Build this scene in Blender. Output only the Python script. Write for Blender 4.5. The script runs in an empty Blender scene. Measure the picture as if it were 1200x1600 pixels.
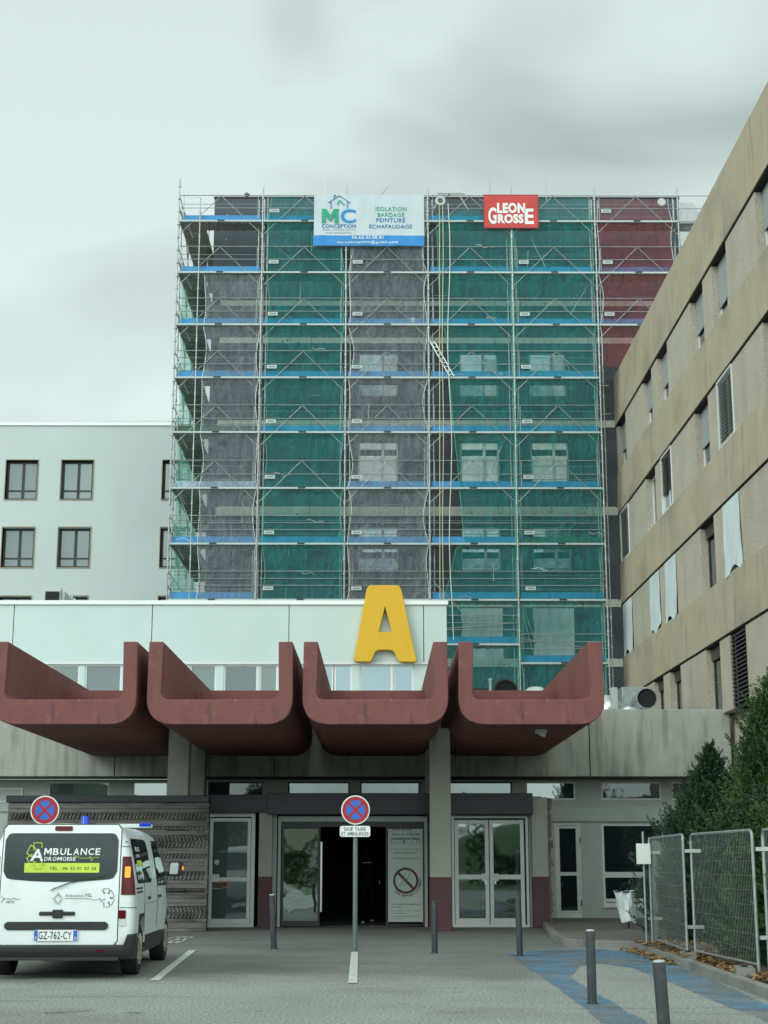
import bpy, bmesh, math, random
import numpy as np
from mathutils import Vector, Matrix
random.seed(7); RNG=np.random.default_rng(7)
R=math.radians
S=bpy.context.scene; COL=S.collection
# ------------------------------------------------------------------ camera
F=2404.; TH=math.atan(548/F); PSI=8*math.cos(TH)/F; CAMH=1.47
cam=bpy.data.cameras.new('camera'); co=bpy.data.objects.new('camera',cam); COL.objects.link(co)
co.location=(0,0,CAMH); co.rotation_euler=(math.pi/2+TH,0,-PSI)
cam.sensor_fit='VERTICAL'; cam.sensor_height=36; cam.lens=F/1600*36; cam.clip_start=.1; cam.clip_end=3000
S.camera=co; S.render.resolution_x=768; S.render.resolution_y=1024
# ------------------------------------------------------------------ world and sun
SUN_EL,SUN_AZ=R(30),R(228)      # azimuth from +Y clockwise: behind the camera, a little to its left
W=bpy.data.worlds.new('World'); S.world=W; W.use_nodes=True
nt=W.node_tree; nt.nodes.clear(); N=nt.nodes.new; Lk=nt.links.new
out=N('ShaderNodeOutputWorld'); bg=N('ShaderNodeBackground'); bg.inputs[1].default_value=0.14
sky=N('ShaderNodeTexSky'); sky.sky_type='NISHITA'; sky.sun_disc=False; sky.sun_elevation=SUN_EL; sky.sun_rotation=SUN_AZ
tc=N('ShaderNodeTexCoord'); mp=N('ShaderNodeMapping'); mp.inputs['Scale'].default_value=(1.,1.,1.7); mp.inputs['Rotation'].default_value=(R(10),R(40),R(15))
mp.inputs['Location'].default_value=(.283,.0,.173)
n1=N('ShaderNodeTexNoise'); n1.inputs['Scale'].default_value=3.1; n1.inputs['Detail'].default_value=3; n1.inputs['Roughness'].default_value=.42; n1.inputs['Distortion'].default_value=.8
cr=N('ShaderNodeValToRGB'); e=cr.color_ramp; e.elements[0].position=.3; e.elements[0].color=(3.2,3.85,3.68,1); e.elements[1].position=.58; e.elements[1].color=(5.7,6.75,6.35,1)
# the cloud layer is brighter low down
sx=N('ShaderNodeSeparateXYZ'); 
m1=N('ShaderNodeMapRange'); m1.inputs[1].default_value=.25; m1.inputs[2].default_value=.62; m1.inputs[3].default_value=1.0; m1.inputs[4].default_value=.88
mul=N('ShaderNodeMixRGB'); mul.blend_type='MULTIPLY'; mul.inputs[0].default_value=1
mix=N('ShaderNodeMixRGB'); mix.inputs[0].default_value=.93
m2=N('ShaderNodeMapRange'); m2.interpolation_type='SMOOTHSTEP'; m2.inputs[1].default_value=.25; m2.inputs[2].default_value=-.7; m2.inputs[3].default_value=1; m2.inputs[4].default_value=2.6; Lk(sx.outputs[1],m2.inputs[0])   # sky brightened behind the viewer, added to lift the light under the canopies
mm=N('ShaderNodeMath'); mm.operation='MULTIPLY'; Lk(m1.outputs[0],mm.inputs[0]); Lk(m2.outputs[0],mm.inputs[1])
Lk(tc.outputs['Generated'],mp.inputs[0]); Lk(mp.outputs[0],n1.inputs[0]); Lk(n1.outputs[0],cr.inputs[0])
Lk(tc.outputs['Generated'],sx.inputs[0]); Lk(sx.outputs[2],m1.inputs[0])
Lk(cr.outputs[0],mul.inputs[1]); Lk(mm.outputs[0],mul.inputs[2])
Lk(sky.outputs[0],mix.inputs[1]); Lk(mul.outputs[0],mix.inputs[2]); Lk(mix.outputs[0],bg.inputs[0]); Lk(bg.outputs[0],out.inputs[0])
sl=bpy.data.lights.new('sun','SUN'); sl.energy=1.2; sl.angle=R(30); sl.color=(.96,1,.95)
so=bpy.data.objects.new('sun',sl); COL.objects.link(so); so.rotation_euler=(math.pi/2-SUN_EL,0,math.pi-SUN_AZ); so.location=(-10,-20,40)
S.view_settings.view_transform='Standard'; S.view_settings.look='None'; S.view_settings.exposure=0; S.view_settings.gamma=1
S.render.engine='CYCLES'; S.cycles.transparent_max_bounces=16; S.cycles.max_bounces=7

# ------------------------------------------------------------------ pixel -> place on a real plane
_fw=Vector((math.sin(PSI)*math.cos(TH),math.cos(PSI)*math.cos(TH),math.sin(TH))); _rt=Vector((math.cos(PSI),-math.sin(PSI),0)); _up=_rt.cross(_fw)
def ray(u,v): return _fw+_rt*((u-600)/F)+_up*((800-v)/F)
def PY(u,v,Y): r=ray(u,v); return Vector((0,0,CAMH))+r*(Y/r.y)
def G(u,v,z=0): r=ray(u,v); return Vector((0,0,CAMH))+r*((z-CAMH)/r.z)

# ------------------------------------------------------------------ materials
MATS={}
def mat(name,col,rough=.7,metal=0,var=.12,scale=2.,bump=0,bscale=40.,stretch=(1,1,1),stain=None,emit=0,spec=.5,fine=0,fscale=120,dots=None,trans=0,spots=None):
    m=bpy.data.materials.new(name); m.use_nodes=True; t=m.node_tree; n=t.nodes; l=t.links.new
    b=n['Principled BSDF']; b.inputs['Roughness'].default_value=rough; b.inputs['Metallic'].default_value=metal
    b.inputs['Specular IOR Level'].default_value=spec
    c=n.new('ShaderNodeTexCoord'); mpn=n.new('ShaderNodeMapping'); mpn.inputs['Scale'].default_value=stretch; l(c.outputs['Object'],mpn.inputs[0])
    nz=n.new('ShaderNodeTexNoise'); nz.inputs['Scale'].default_value=scale; nz.inputs['Detail'].default_value=6; nz.inputs['Roughness'].default_value=.6; l(mpn.outputs[0],nz.inputs[0])
    r=n.new('ShaderNodeValToRGB'); r.color_ramp.elements[0].position=.3; r.color_ramp.elements[1].position=.7
    r.color_ramp.elements[0].color=tuple(x*(1-var) for x in col)+(1,); r.color_ramp.elements[1].color=tuple(min(1,x*(1+var)) for x in col)+(1,)
    l(nz.outputs[0],r.inputs[0]); cur=r.outputs[0]
    def over(fac,colr):
        nonlocal cur
        mx=n.new('ShaderNodeMixRGB'); l(fac,mx.inputs[0]); l(cur,mx.inputs[1]); mx.inputs[2].default_value=tuple(colr)+(1,); cur=mx.outputs[0]
    for st in (stain or []):      # (colour, scale, stretch, low, high, strength)
        sc,ssc,sst,lo,hi,k=st
        mp2=n.new('ShaderNodeMapping'); mp2.inputs['Scale'].default_value=sst; mp2.inputs['Location'].default_value=(ssc*3.1,1.7,ssc); l(c.outputs['Object'],mp2.inputs[0])
        nn=n.new('ShaderNodeTexNoise'); nn.inputs['Scale'].default_value=ssc; nn.inputs['Detail'].default_value=5; l(mp2.outputs[0],nn.inputs[0])
        mr=n.new('ShaderNodeMapRange'); mr.inputs[1].default_value=lo; mr.inputs[2].default_value=hi; mr.inputs[4].default_value=k; l(nn.outputs[0],mr.inputs[0]); over(mr.outputs[0],sc)
    if fine:
        nn=n.new('ShaderNodeTexNoise'); nn.inputs['Scale'].default_value=fscale; nn.inputs['Detail'].default_value=3; l(c.outputs['Object'],nn.inputs[0])
        mr=n.new('ShaderNodeMapRange'); mr.inputs[1].default_value=.35; mr.inputs[2].default_value=.65; mr.inputs[3].default_value=1-fine; mr.inputs[4].default_value=1+fine; l(nn.outputs[0],mr.inputs[0])
        mx=n.new('ShaderNodeMixRGB'); mx.blend_type='MULTIPLY'; mx.inputs[0].default_value=1; l(cur,mx.inputs[1]); l(mr.outputs[0],mx.inputs[2]); cur=mx.outputs[0]
    if dots:                      # (colour, scale, radius)
        vo=n.new('ShaderNodeTexVoronoi'); vo.inputs['Scale'].default_value=dots[1]; l(c.outputs['Object'],vo.inputs[0])
        mr=n.new('ShaderNodeMapRange'); mr.inputs[1].default_value=dots[2]; mr.inputs[2].default_value=dots[2]*.7; mr.inputs[4].default_value=.8; l(vo.outputs['Distance'],mr.inputs[0]); over(mr.outputs[0],dots[0])
    l(cur,b.inputs['Base Color'])
    if bump:
        nb=n.new('ShaderNodeTexNoise'); nb.inputs['Scale'].default_value=bscale; nb.inputs['Detail'].default_value=4; l(mpn.outputs[0],nb.inputs[0])
        bu=n.new('ShaderNodeBump'); bu.inputs['Strength'].default_value=bump; bu.inputs['Distance'].default_value=.02; l(nb.outputs[0],bu.inputs['Height']); l(bu.outputs[0],b.inputs['Normal'])
    if emit: l(cur,b.inputs['Emission Color']); b.inputs['Emission Strength'].default_value=emit
    MATS[name]=m; return m
def net_mat(name,col,alpha,var=.12):
    m=bpy.data.materials.new(name); m.use_nodes=True; t=m.node_tree; n=t.nodes; l=t.links.new; n.clear()
    o=n.new('ShaderNodeOutputMaterial'); mx=n.new('ShaderNodeMixShader'); tr=n.new('ShaderNodeBsdfTransparent')
    ad=n.new('ShaderNodeMixShader'); d=n.new('ShaderNodeBsdfDiffuse'); ts=n.new('ShaderNodeBsdfTranslucent'); ad.inputs[0].default_value=.45
    c=n.new('ShaderNodeTexCoord'); mp_=n.new('ShaderNodeMapping'); mp_.inputs['Scale'].default_value=(2.2,1,.8); mp_.inputs['Rotation'].default_value=(0,.35,0); nz=n.new('ShaderNodeTexNoise'); nz.inputs['Scale'].default_value=1.3; nz.inputs['Detail'].default_value=8; nz.inputs['Distortion'].default_value=1.5
    l(c.outputs['Object'],mp_.inputs[0]); l(mp_.outputs[0],nz.inputs[0])
    mr=n.new('ShaderNodeMapRange'); mr.inputs[1].default_value=.3; mr.inputs[2].default_value=.7; mr.inputs[3].default_value=alpha-var; mr.inputs[4].default_value=alpha+var; l(nz.outputs[0],mr.inputs[0])
    for x in (d,ts): x.inputs[0].default_value=tuple(col)+(1,)
    nw=n.new('ShaderNodeTexNoise'); nw.inputs['Scale'].default_value=1.6; nw.inputs['Detail'].default_value=5; nw.inputs['Distortion'].default_value=2.2; l(mp_.outputs[0],nw.inputs[0]); bu=n.new('ShaderNodeBump'); bu.inputs['Strength'].default_value=.9; bu.inputs['Distance'].default_value=.25; l(nw.outputs[0],bu.inputs['Height']); l(bu.outputs[0],d.inputs['Normal']); l(bu.outputs[0],ts.inputs['Normal'])
    l(d.outputs[0],ad.inputs[1]); l(ts.outputs[0],ad.inputs[2]); l(mr.outputs[0],mx.inputs[0]); l(tr.outputs[0],mx.inputs[1]); l(ad.outputs[0],mx.inputs[2]); l(mx.outputs[0],o.inputs[0])
    MATS[name]=m; return m
def glass(name,tint=(.02,.025,.03),refl=.2,see=0.,rough=.02,rc=(.9,1,1),wob=.05):
    m=bpy.data.materials.new(name); m.use_nodes=True; t=m.node_tree; n=t.nodes; l=t.links.new; n.clear()
    o=n.new('ShaderNodeOutputMaterial'); mx=n.new('ShaderNodeMixShader'); g=n.new('ShaderNodeBsdfGlossy'); g.inputs['Roughness'].default_value=rough; g.inputs[0].default_value=rc+(1,)
    d=n.new('ShaderNodeBsdfDiffuse'); d.inputs[0].default_value=tint+(1,); tr=n.new('ShaderNodeBsdfTransparent'); tr.inputs[0].default_value=(.75,.82,.8,1)
    in_=n.new('ShaderNodeMixShader'); in_.inputs[0].default_value=see
    lw=n.new('ShaderNodeLayerWeight'); lw.inputs[0].default_value=.35; mr=n.new('ShaderNodeMapRange'); mr.inputs[3].default_value=refl; mr.inputs[4].default_value=min(1,refl+.6); l(lw.outputs['Facing'],mr.inputs[0])
    c=n.new('ShaderNodeTexCoord'); nz=n.new('ShaderNodeTexNoise'); nz.inputs['Scale'].default_value=1.3; l(c.outputs['Object'],nz.inputs[0]); bu=n.new('ShaderNodeBump'); bu.inputs['Strength'].default_value=wob; bu.inputs['Distance'].default_value=.05; l(nz.outputs[0],bu.inputs['Height']); l(bu.outputs[0],g.inputs['Normal'])
    l(d.outputs[0],in_.inputs[1]); l(tr.outputs[0],in_.inputs[2]); l(mr.outputs[0],mx.inputs[0]); l(in_.outputs[0],mx.inputs[1]); l(g.outputs[0],mx.inputs[2]); l(mx.outputs[0],o.inputs[0])
    MATS[name]=m; return m
mat('asphalt',(.255,.262,.243),.9,var=.1,scale=.5,bump=.5,bscale=50,fine=.45,fscale=30,stain=[((.13,.125,.115),.4,(1,1,1),.5,.72,.6),((.27,.27,.245),1.1,(1,1,1),.55,.75,.4),((.06,.058,.055),1.7,(1,1,1),.68,.74,.7),((.1,.1,.09),.9,(.25,3,1),.62,.7,.5)])
mat('forecourt',(.095,.097,.092),.88,var=.12,scale=.8,bump=.4,bscale=60,fine=.3,fscale=30,stain=[((.05,.05,.048),.55,(1,2,1),.55,.7,.6),((.15,.15,.135),.8,(.5,2,1),.58,.75,.5)])
_t=MATS['asphalt'].node_tree; _b=_t.nodes['Principled BSDF']; _cur=_b.inputs['Base Color'].links[0].from_socket   # surface colour darker before the entrance, with a noise-broken edge
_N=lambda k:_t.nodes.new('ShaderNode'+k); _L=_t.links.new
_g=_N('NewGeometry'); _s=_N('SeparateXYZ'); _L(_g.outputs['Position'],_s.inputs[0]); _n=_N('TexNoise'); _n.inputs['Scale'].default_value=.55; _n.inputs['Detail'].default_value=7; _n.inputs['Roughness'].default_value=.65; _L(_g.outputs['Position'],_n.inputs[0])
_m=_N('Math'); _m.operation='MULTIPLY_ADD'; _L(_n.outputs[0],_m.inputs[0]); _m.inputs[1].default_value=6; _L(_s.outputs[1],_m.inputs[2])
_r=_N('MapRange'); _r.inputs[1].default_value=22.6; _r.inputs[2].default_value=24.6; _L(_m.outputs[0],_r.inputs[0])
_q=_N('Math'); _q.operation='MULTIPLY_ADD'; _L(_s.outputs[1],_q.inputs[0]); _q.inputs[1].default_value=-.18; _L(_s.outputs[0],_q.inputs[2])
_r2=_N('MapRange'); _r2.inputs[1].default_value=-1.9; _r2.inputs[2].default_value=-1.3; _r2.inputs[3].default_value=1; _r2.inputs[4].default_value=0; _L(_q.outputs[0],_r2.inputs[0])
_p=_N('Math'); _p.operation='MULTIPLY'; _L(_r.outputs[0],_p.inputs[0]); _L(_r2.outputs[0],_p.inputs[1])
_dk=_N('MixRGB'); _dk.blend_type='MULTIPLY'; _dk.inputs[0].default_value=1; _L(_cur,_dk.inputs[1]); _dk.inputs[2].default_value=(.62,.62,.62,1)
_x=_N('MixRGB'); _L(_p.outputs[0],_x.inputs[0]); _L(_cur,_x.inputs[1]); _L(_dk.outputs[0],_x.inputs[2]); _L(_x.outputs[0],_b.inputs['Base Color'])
mat('paving',(.14,.135,.12),.9,var=.15,scale=1,bump=.3,fine=.2,fscale=30,stain=[((.06,.06,.05),.7,(1,1,1),.5,.75,.6)])
mat('kerb_stone',(.2,.2,.185),.9,var=.15,scale=4,bump=.4,stain=[((.08,.08,.07),2,(1,1,1),.5,.7,.6)])
mat('blue_paint',(.08,.22,.37),.85,var=.25,scale=1.4,fine=.25,fscale=22,stain=[((.16,.17,.165),.9,(1,.6,1),.5,.64,.85),((.14,.15,.145),5,(1,1,1),.48,.66,.75)])
_t=MATS['blue_paint'].node_tree; _o=[n for n in _t.nodes if n.type=='OUTPUT_MATERIAL'][0]; _b=_t.nodes['Principled BSDF']; _mx=_t.nodes.new('ShaderNodeMixShader'); _tr=_t.nodes.new('ShaderNodeBsdfTransparent')   # paint worn through to the asphalt
_c=_t.nodes.new('ShaderNodeTexCoord'); _n=_t.nodes.new('ShaderNodeTexNoise'); _n.inputs['Scale'].default_value=.8; _n.inputs['Detail'].default_value=7; _n.inputs['Roughness'].default_value=.6; _t.links.new(_c.outputs['Object'],_n.inputs[0])
_r=_t.nodes.new('ShaderNodeMapRange'); _r.inputs[1].default_value=.68; _r.inputs[2].default_value=.36; _r.inputs[3].default_value=.12; _r.inputs[4].default_value=.9; _t.links.new(_n.outputs[0],_r.inputs[0]); _t.links.new(_r.outputs[0],_mx.inputs[0]); _t.links.new(_tr.outputs[0],_mx.inputs[1]); _t.links.new(_b.outputs[0],_mx.inputs[2]); _t.links.new(_mx.outputs[0],_o.inputs[0])
mat('blind_white',(.88,.9,.88),.4); mat('grass_green',(.06,.1,.03),.95,var=.3,scale=2)
mat('road_white',(.5,.52,.5),.8,var=.12,scale=5,stain=[((.16,.16,.15),9,(1,1,1),.56,.66,.7)],fine=.15,fscale=30)
mat('soil',(.06,.05,.035),1,var=.3,scale=8,bump=1)
mat('red_concrete',(.185,.062,.057),.75,var=.13,scale=1.6,bump=.35,bscale=14,fine=.06,fscale=60,stain=[((.13,.045,.042),1.3,(3,2,.35),.48,.72,.75),((.27,.11,.1),2.6,(1,1,1),.62,.72,.4),((.21,.08,.075),.6,(1,1,1),.5,.7,.4),((.05,.03,.03),2.6,(1.5,1,.45),.62,.72,.7),((.4,.3,.27),7,(1,1,1),.72,.76,.7)])
ST=[((.17,.17,.155),1.6,(3,3,.35),.48,.7,.75),((.5,.52,.48),2.2,(1,1,.4),.58,.72,.4),((.1,.1,.09),.8,(2,2,.6),.62,.75,.5)]
mat('concrete_light',(.36,.37,.34),.85,var=.12,scale=1.2,bump=.4,bscale=20,fine=.06,fscale=50,stain=ST)
mat('column_concrete',(.38,.38,.345),.85,var=.08,scale=2,bump=.3,bscale=30,fine=.05)
mat('column_maroon',(.1,.045,.05),.7,var=.12,scale=3,bump=.2)
mat('white_panel',(.55,.655,.64),.6,var=.03,scale=1.1,stain=[((.53,.62,.6),.6,(1.5,1,.6),.5,.8,.5)])
mat('panel_mid',(.42,.46,.45),.55,var=.05,scale=2,stain=[((.28,.3,.29),1.5,(1,1,.4),.55,.8,.5)])
mat('white_metal',(.68,.7,.7),.35,var=.04,scale=3,stain=[((.35,.35,.34),3,(1,1,.5),.6,.8,.4)])
mat('grey_panel',(.4,.42,.41),.6,var=.06,scale=2,stain=[((.25,.25,.24),2,(1,1,.4),.55,.8,.5)])
mat('coping',(.75,.78,.77),.35,metal=.3,var=.04)
mat('render_pale',(.53,.585,.58),.8,var=.04,scale=.3,bump=.12,bscale=60,stain=[((.45,.505,.5),.22,(1,1,.7),.5,.75,.6),((.5,.54,.53),1.5,(1,1,.15),.55,.8,.35)])
mat('insulation',(.075,.085,.1),.85,var=.1,scale=.7,bump=.1,dots=((.35,.37,.38),2.1,.07),stain=[((.05,.05,.065),.8,(1,1,1.5),.5,.7,.5)])
mat('insulation_lit',(.12,.125,.14),.85,var=.08,scale=.7,dots=((.35,.37,.38),2.1,.07))
mat('strip_concrete',(.55,.54,.48),.85,var=.12,scale=2,bump=.3,dots=((.07,.06,.05),2.6,.13))
mat('beige_band',(.41,.35,.265),.9,var=.1,scale=.8,bump=.4,bscale=18,stretch=(1,1,1),fine=.06,fscale=40,stain=[((.32,.28,.21),.8,(1.6,1.6,.2),.45,.75,.4),((.42,.35,.2),.45,(1.2,1,.4),.45,.7,.5),((.2,.18,.15),.5,(1,1,1.2),.5,.7,.5),((.13,.12,.1),1.6,(2.5,2.5,.3),.58,.74,.45)])
mat('beige_pebble',(.43,.385,.315),.95,var=.1,scale=1.1,bump=.6,bscale=26,fine=.2,fscale=24,stain=[((.28,.25,.2),.7,(1.5,1,.3),.5,.75,.5)])
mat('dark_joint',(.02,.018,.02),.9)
mat('black_frame',(.02,.021,.024),.45,var=.1)
mat('black_header',(.018,.02,.027),.4,var=.15)
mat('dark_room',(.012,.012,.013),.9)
mat('wood_trim',(.3,.24,.16),.7,var=.15,scale=3)
mat('relief',(.16,.15,.14),.85,var=.3,scale=3,bump=.6,bscale=22,stretch=(.6,1,3),stain=[((.045,.038,.034),1.6,(.7,1,2.5),.48,.66,.8),((.2,.18,.155),3,(.5,1,2),.6,.75,.6)])
mat('galvanised',(.33,.36,.36),.45,metal=.5,var=.15,scale=4,stain=[((.2,.2,.19),6,(1,1,1),.55,.7,.5)])
mat('wire',(.36,.39,.38),.5,metal=.4); mat('steel_white',(.42,.47,.46),.5,metal=.2,var=.1,scale=3)
mat('deck_steel',(.3,.29,.27),.7,metal=.2,var=.25,scale=3)
mat('deck_wood',(.34,.33,.29),.85,var=.3,scale=3)
mat('toe_blue',(.04,.25,.53),.6,var=.1,scale=2)
mat('toe_green',(.05,.11,.075),.8,var=.2,scale=3)
mat('toe_pale',(.3,.42,.5),.6,var=.4,scale=5)
net_mat('net_green',(.05,.42,.4),.38,.15)
net_mat('net_green_pale',(.2,.75,.6),.5)
net_mat('net_grey',(.43,.48,.53),.39,.15)
net_mat('net_red',(.42,.12,.15),.42,.14)
mat('hem_white',(.6,.66,.66),.7); mat('hem_green',(.04,.42,.3),.7)
mat('banner_cloth',(.5,.56,.6),.75,var=.06,scale=1.2,bump=.25,bscale=4)
mat('banner_blue',(.03,.22,.55),.7); mat('banner_red',(.52,.05,.045),.7,var=.12,scale=2); mat('ink_green',(.02,.3,.18),.7); mat('ink_blue',(.03,.15,.38),.7); mat('ink_white',(.75,.78,.75),.7); mat('ink_grey',(.2,.24,.26),.7); mat('ink_dark',(.03,.035,.04),.6)
mat('yellow',(.72,.42,.008),.45,var=.05,scale=2)
mat('yellow_edge',(.5,.3,.03),.5)
mat('rope',(.5,.46,.28),.8); mat('rope_pale',(.6,.62,.58),.8)
mat('alu',(.6,.63,.63),.3,metal=.7)
mat('foil',(.78,.86,.88),.32,metal=.15,var=.08,scale=2,bump=.8,bscale=4,stretch=(1,1,.4))
glass('glass_sheen',(.3,.33,.33),.3,see=.85,wob=.02)
mat('sheet_pale',(.55,.6,.6),.5,var=.1,scale=1.2,stain=[((.38,.43,.43),1.2,(2,1,.5),.5,.75,.6)])
mat('shutter_grey',(.3,.33,.34),.6,var=.08,scale=3); mat('shutter_brown',(.07,.05,.045),.6,var=.2); mat('louvre_dark',(.035,.035,.038),.6); mat('louvre_light',(.33,.34,.32),.6)
glass('glass_dark',(.015,.02,.024),.07); glass('glass_sky',(.03,.035,.035),.15,rc=(.85,.97,1)); glass('glass_blue',(.05,.09,.13),.28,rc=(.8,.95,1)); glass('glass_door',(.02,.03,.03),.17,see=.75,wob=.02); glass('glass_mid',(.03,.04,.045),.2)
glass('glass_reflect',(.02,.03,.03),.4,see=.5,wob=.1); glass('glass_grey',(.09,.105,.115),.14)
mat('van_white',(.72,.77,.77),.22,var=.03,scale=1,spec=.6,stain=[((.42,.41,.37),2.2,(1,1,1.6),.58,.8,.45)]); mat('plastic_black',(.018,.019,.02),.5,var=.2,scale=5); mat('tyre',(.014,.014,.014),.85,var=.2,bump=.2); mat('rim',(.5,.47,.4),.3,metal=.8)
glass('van_glass',(.01,.012,.014),.035)
mat('lamp_red',(.1,.003,.006),.15,spec=.3); mat('lamp_amber',(.9,.25,.02),.3,emit=1.0); mat('lamp_clear',(.6,.6,.6),.15); mat('beacon_blue',(.01,.05,.5),.12)
mat('sign_red',(.33,.012,.025),.4); mat('sign_blue',(.02,.12,.5),.4); mat('sign_white',(.72,.75,.74),.4); mat('pole_grey',(.13,.17,.17),.5,metal=.3,var=.1,scale=5); mat('bollard_grey',(.03,.035,.04),.6,var=.15,scale=6,stain=[((.09,.085,.075),7,(1,1,1),.6,.72,.5)])
mat('bollard_cap',(.4,.42,.42),.5); mat('lime',(.5,.65,.06),.5); mat('poster',(.5,.57,.54),.6,var=.04)
mat('paper',(.7,.72,.7),.7); mat('orange',(.8,.2,.03),.6)
def leafmat(name,a,b):
    m=mat(name,a,.6,var=.3,scale=3,spec=.25,stain=[(b,1.3,(1,1,1),.42,.6,.9)]); return m
leafmat('yew_a',(.03,.065,.02),(.055,.105,.025)); leafmat('yew_b',(.02,.046,.026),(.035,.07,.034)); leafmat('wood_leaf',(.05,.09,.03),(.03,.06,.02))
mat('bark',(.07,.05,.04),.9,var=.3,bump=.6); mat('dead_leaf',(.2,.1,.035),.8,var=.5,scale=9,stain=[((.33,.2,.07),14,(1,1,1),.5,.6,.9)])
mat('cloth_dark',(.006,.006,.008),.95,spec=.1); mat('skin',(.25,.15,.11),.6); mat('cloth_trim',(.5,.52,.52),.8); mat('hill_green',(.05,.09,.035),.95,var=.3,scale=.2); mat('house_wall',(.5,.46,.38),.8); mat('roof_tile',(.2,.08,.05),.8)
M=MATS
# ------------------------------------------------------------------ mesh builder
class B:
    def __init__(s): s.v=[]; s.f=[]; s.m=[]
    def add(s,vs,fs,mi=0):
        o=len(s.v); s.v+= [tuple(p) for p in vs]; s.f+=[tuple(i+o for i in f) for f in fs]; s.m+=[mi]*len(fs); return s
    def hexa(s,p,mi=0): return s.add(p,[(0,3,2,1),(4,5,6,7),(0,1,5,4),(1,2,6,5),(2,3,7,6),(3,0,4,7)],mi)
    def box(s,x0,x1,y0,y1,z0,z1,mi=0):
        return s.hexa([(x0,y0,z0),(x1,y0,z0),(x1,y1,z0),(x0,y1,z0),(x0,y0,z1),(x1,y0,z1),(x1,y1,z1),(x0,y1,z1)],mi)
    def tube(s,p,q,r,n=6,mi=0,r2=None,cap=True):
        p=Vector(p);q=Vector(q);d=(q-p)
        if d.length<1e-6: return s
        d.normalize(); a=d.orthogonal().normalized(); b=d.cross(a); r2=r if r2 is None else r2
        vs=[p+(a*math.cos(2*math.pi*i/n)+b*math.sin(2*math.pi*i/n))*r for i in range(n)]+[q+(a*math.cos(2*math.pi*i/n)+b*math.sin(2*math.pi*i/n))*r2 for i in range(n)]
        fs=[(i,(i+1)%n,n+(i+1)%n,n+i) for i in range(n)]
        if cap: fs+=[tuple(range(n))[::-1],tuple(range(n,2*n))]
        return s.add(vs,fs,mi)
    def path(s,pts,r,n=6,mi=0):
        for a,b in zip(pts,pts[1:]): s.tube(a,b,r,n,mi)
        return s
    def prism(s,poly,y0,y1,mi=0,axis='y'):      # poly of (a,b): xz for axis y, yz for axis x, xy for axis z
        n=len(poly); f=(lambda a,b,c:(a,c,b)) if axis=='y' else ((lambda a,b,c:(c,a,b)) if axis=='x' else (lambda a,b,c:(a,b,c)))
        return s.add([f(a,b,y0) for a,b in poly]+[f(a,b,y1) for a,b in poly],[tuple(range(n)),tuple(range(2*n-1,n-1,-1))]+[(i,(i+1)%n,n+(i+1)%n,n+i) for i in range(n)],mi)
    def frame(s,x0,x1,z0,z1,y0,y1,w,mi=0):
        s.box(x0,x0+w,y0,y1,z0,z1,mi); s.box(x1-w,x1,y0,y1,z0,z1,mi); s.box(x0+w,x1-w,y0,y1,z0,z0+w,mi); return s.box(x0+w,x1-w,y0,y1,z1-w,z1,mi)
    def lathe(s,prof,n=20,c=(0,0,0),axis='z',mi=0):
        k=len(prof); vs=[]
        for i in range(n):
            a=2*math.pi*i/n
            for r,h in prof:
                x,y=r*math.cos(a),r*math.sin(a)
                p=(x,y,h) if axis=='z' else ((h,x,y) if axis=='x' else (x,h,y))
                vs.append((p[0]+c[0],p[1]+c[1],p[2]+c[2]))
        return s.add(vs,[(i*k+j,((i+1)%n)*k+j,((i+1)%n)*k+j+1,i*k+j+1) for i in range(n) for j in range(k-1)],mi)
    def grid(s,nx,ny,f,mi=0):
        return s.add([f(i/nx,j/ny) for j in range(ny+1) for i in range(nx+1)],[(j*(nx+1)+i,j*(nx+1)+i+1,(j+1)*(nx+1)+i+1,(j+1)*(nx+1)+i) for j in range(ny) for i in range(nx)],mi)
    def build(s,name,mats,parent=None,smooth=False,bevel=0,local=False,recalc=True):
        me=bpy.data.meshes.new(name); off=Vector((0,0,0)); base=None
        if not local:
            if parent is not None:
                p=parent
                while p is not None: off+=p.location; p=p.parent
            else:
                xs=[p[0] for p in s.v]; ys=[p[1] for p in s.v]; off=Vector(((min(xs)+max(xs))/2,(min(ys)+max(ys))/2,min(p[2] for p in s.v))); base=off
        me.from_pydata([(p[0]-off.x,p[1]-off.y,p[2]-off.z) for p in s.v],[],s.f)
        for m in (mats if isinstance(mats,(list,tuple)) else [mats]): me.materials.append(M[m])
        me.polygons.foreach_set('material_index',s.m)
        if recalc:
            bm=bmesh.new(); bm.from_mesh(me); bmesh.ops.recalc_face_normals(bm,faces=bm.faces)
            bm.to_mesh(me); bm.free()
        me.update()
        o=bpy.data.objects.new(name,me); COL.objects.link(o)
        if base is not None: o.location=base
        if parent is not None: o.parent=parent
        if smooth:
            me.polygons.foreach_set('use_smooth',[True]*len(me.polygons)); me.set_sharp_from_angle(angle=R(38))
        if bevel:
            md=o.modifiers.new('bevel','BEVEL'); md.width=bevel; md.segments=2; md.limit_method='ANGLE'; md.angle_limit=R(40)
        return o
def tag(o,label=None,cat=None,group=None,kind=None):
    if label: o['label']=label
    if cat: o['category']=cat
    if group: o['group']=group
    if kind: o['kind']=kind
    return o
def thing(name,label,cat,loc=(0,0,0),rz=0,group=None):
    o=bpy.data.objects.new(name,None); COL.objects.link(o); o.location=loc; o.rotation_euler=(0,0,rz); o.empty_display_size=.3
    return tag(o,label,cat,group)
def dup(o,loc=None,label=None,parent=None,rz=None):
    kids=list(o.children); c=o.copy(); COL.objects.link(c)
    if parent is not None: c.parent=parent
    if loc is not None: c.location=loc
    if rz is not None: c.rotation_euler[2]=rz
    if label: c['label']=label
    for k in kids: dup(k,parent=c)
    return c
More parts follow.
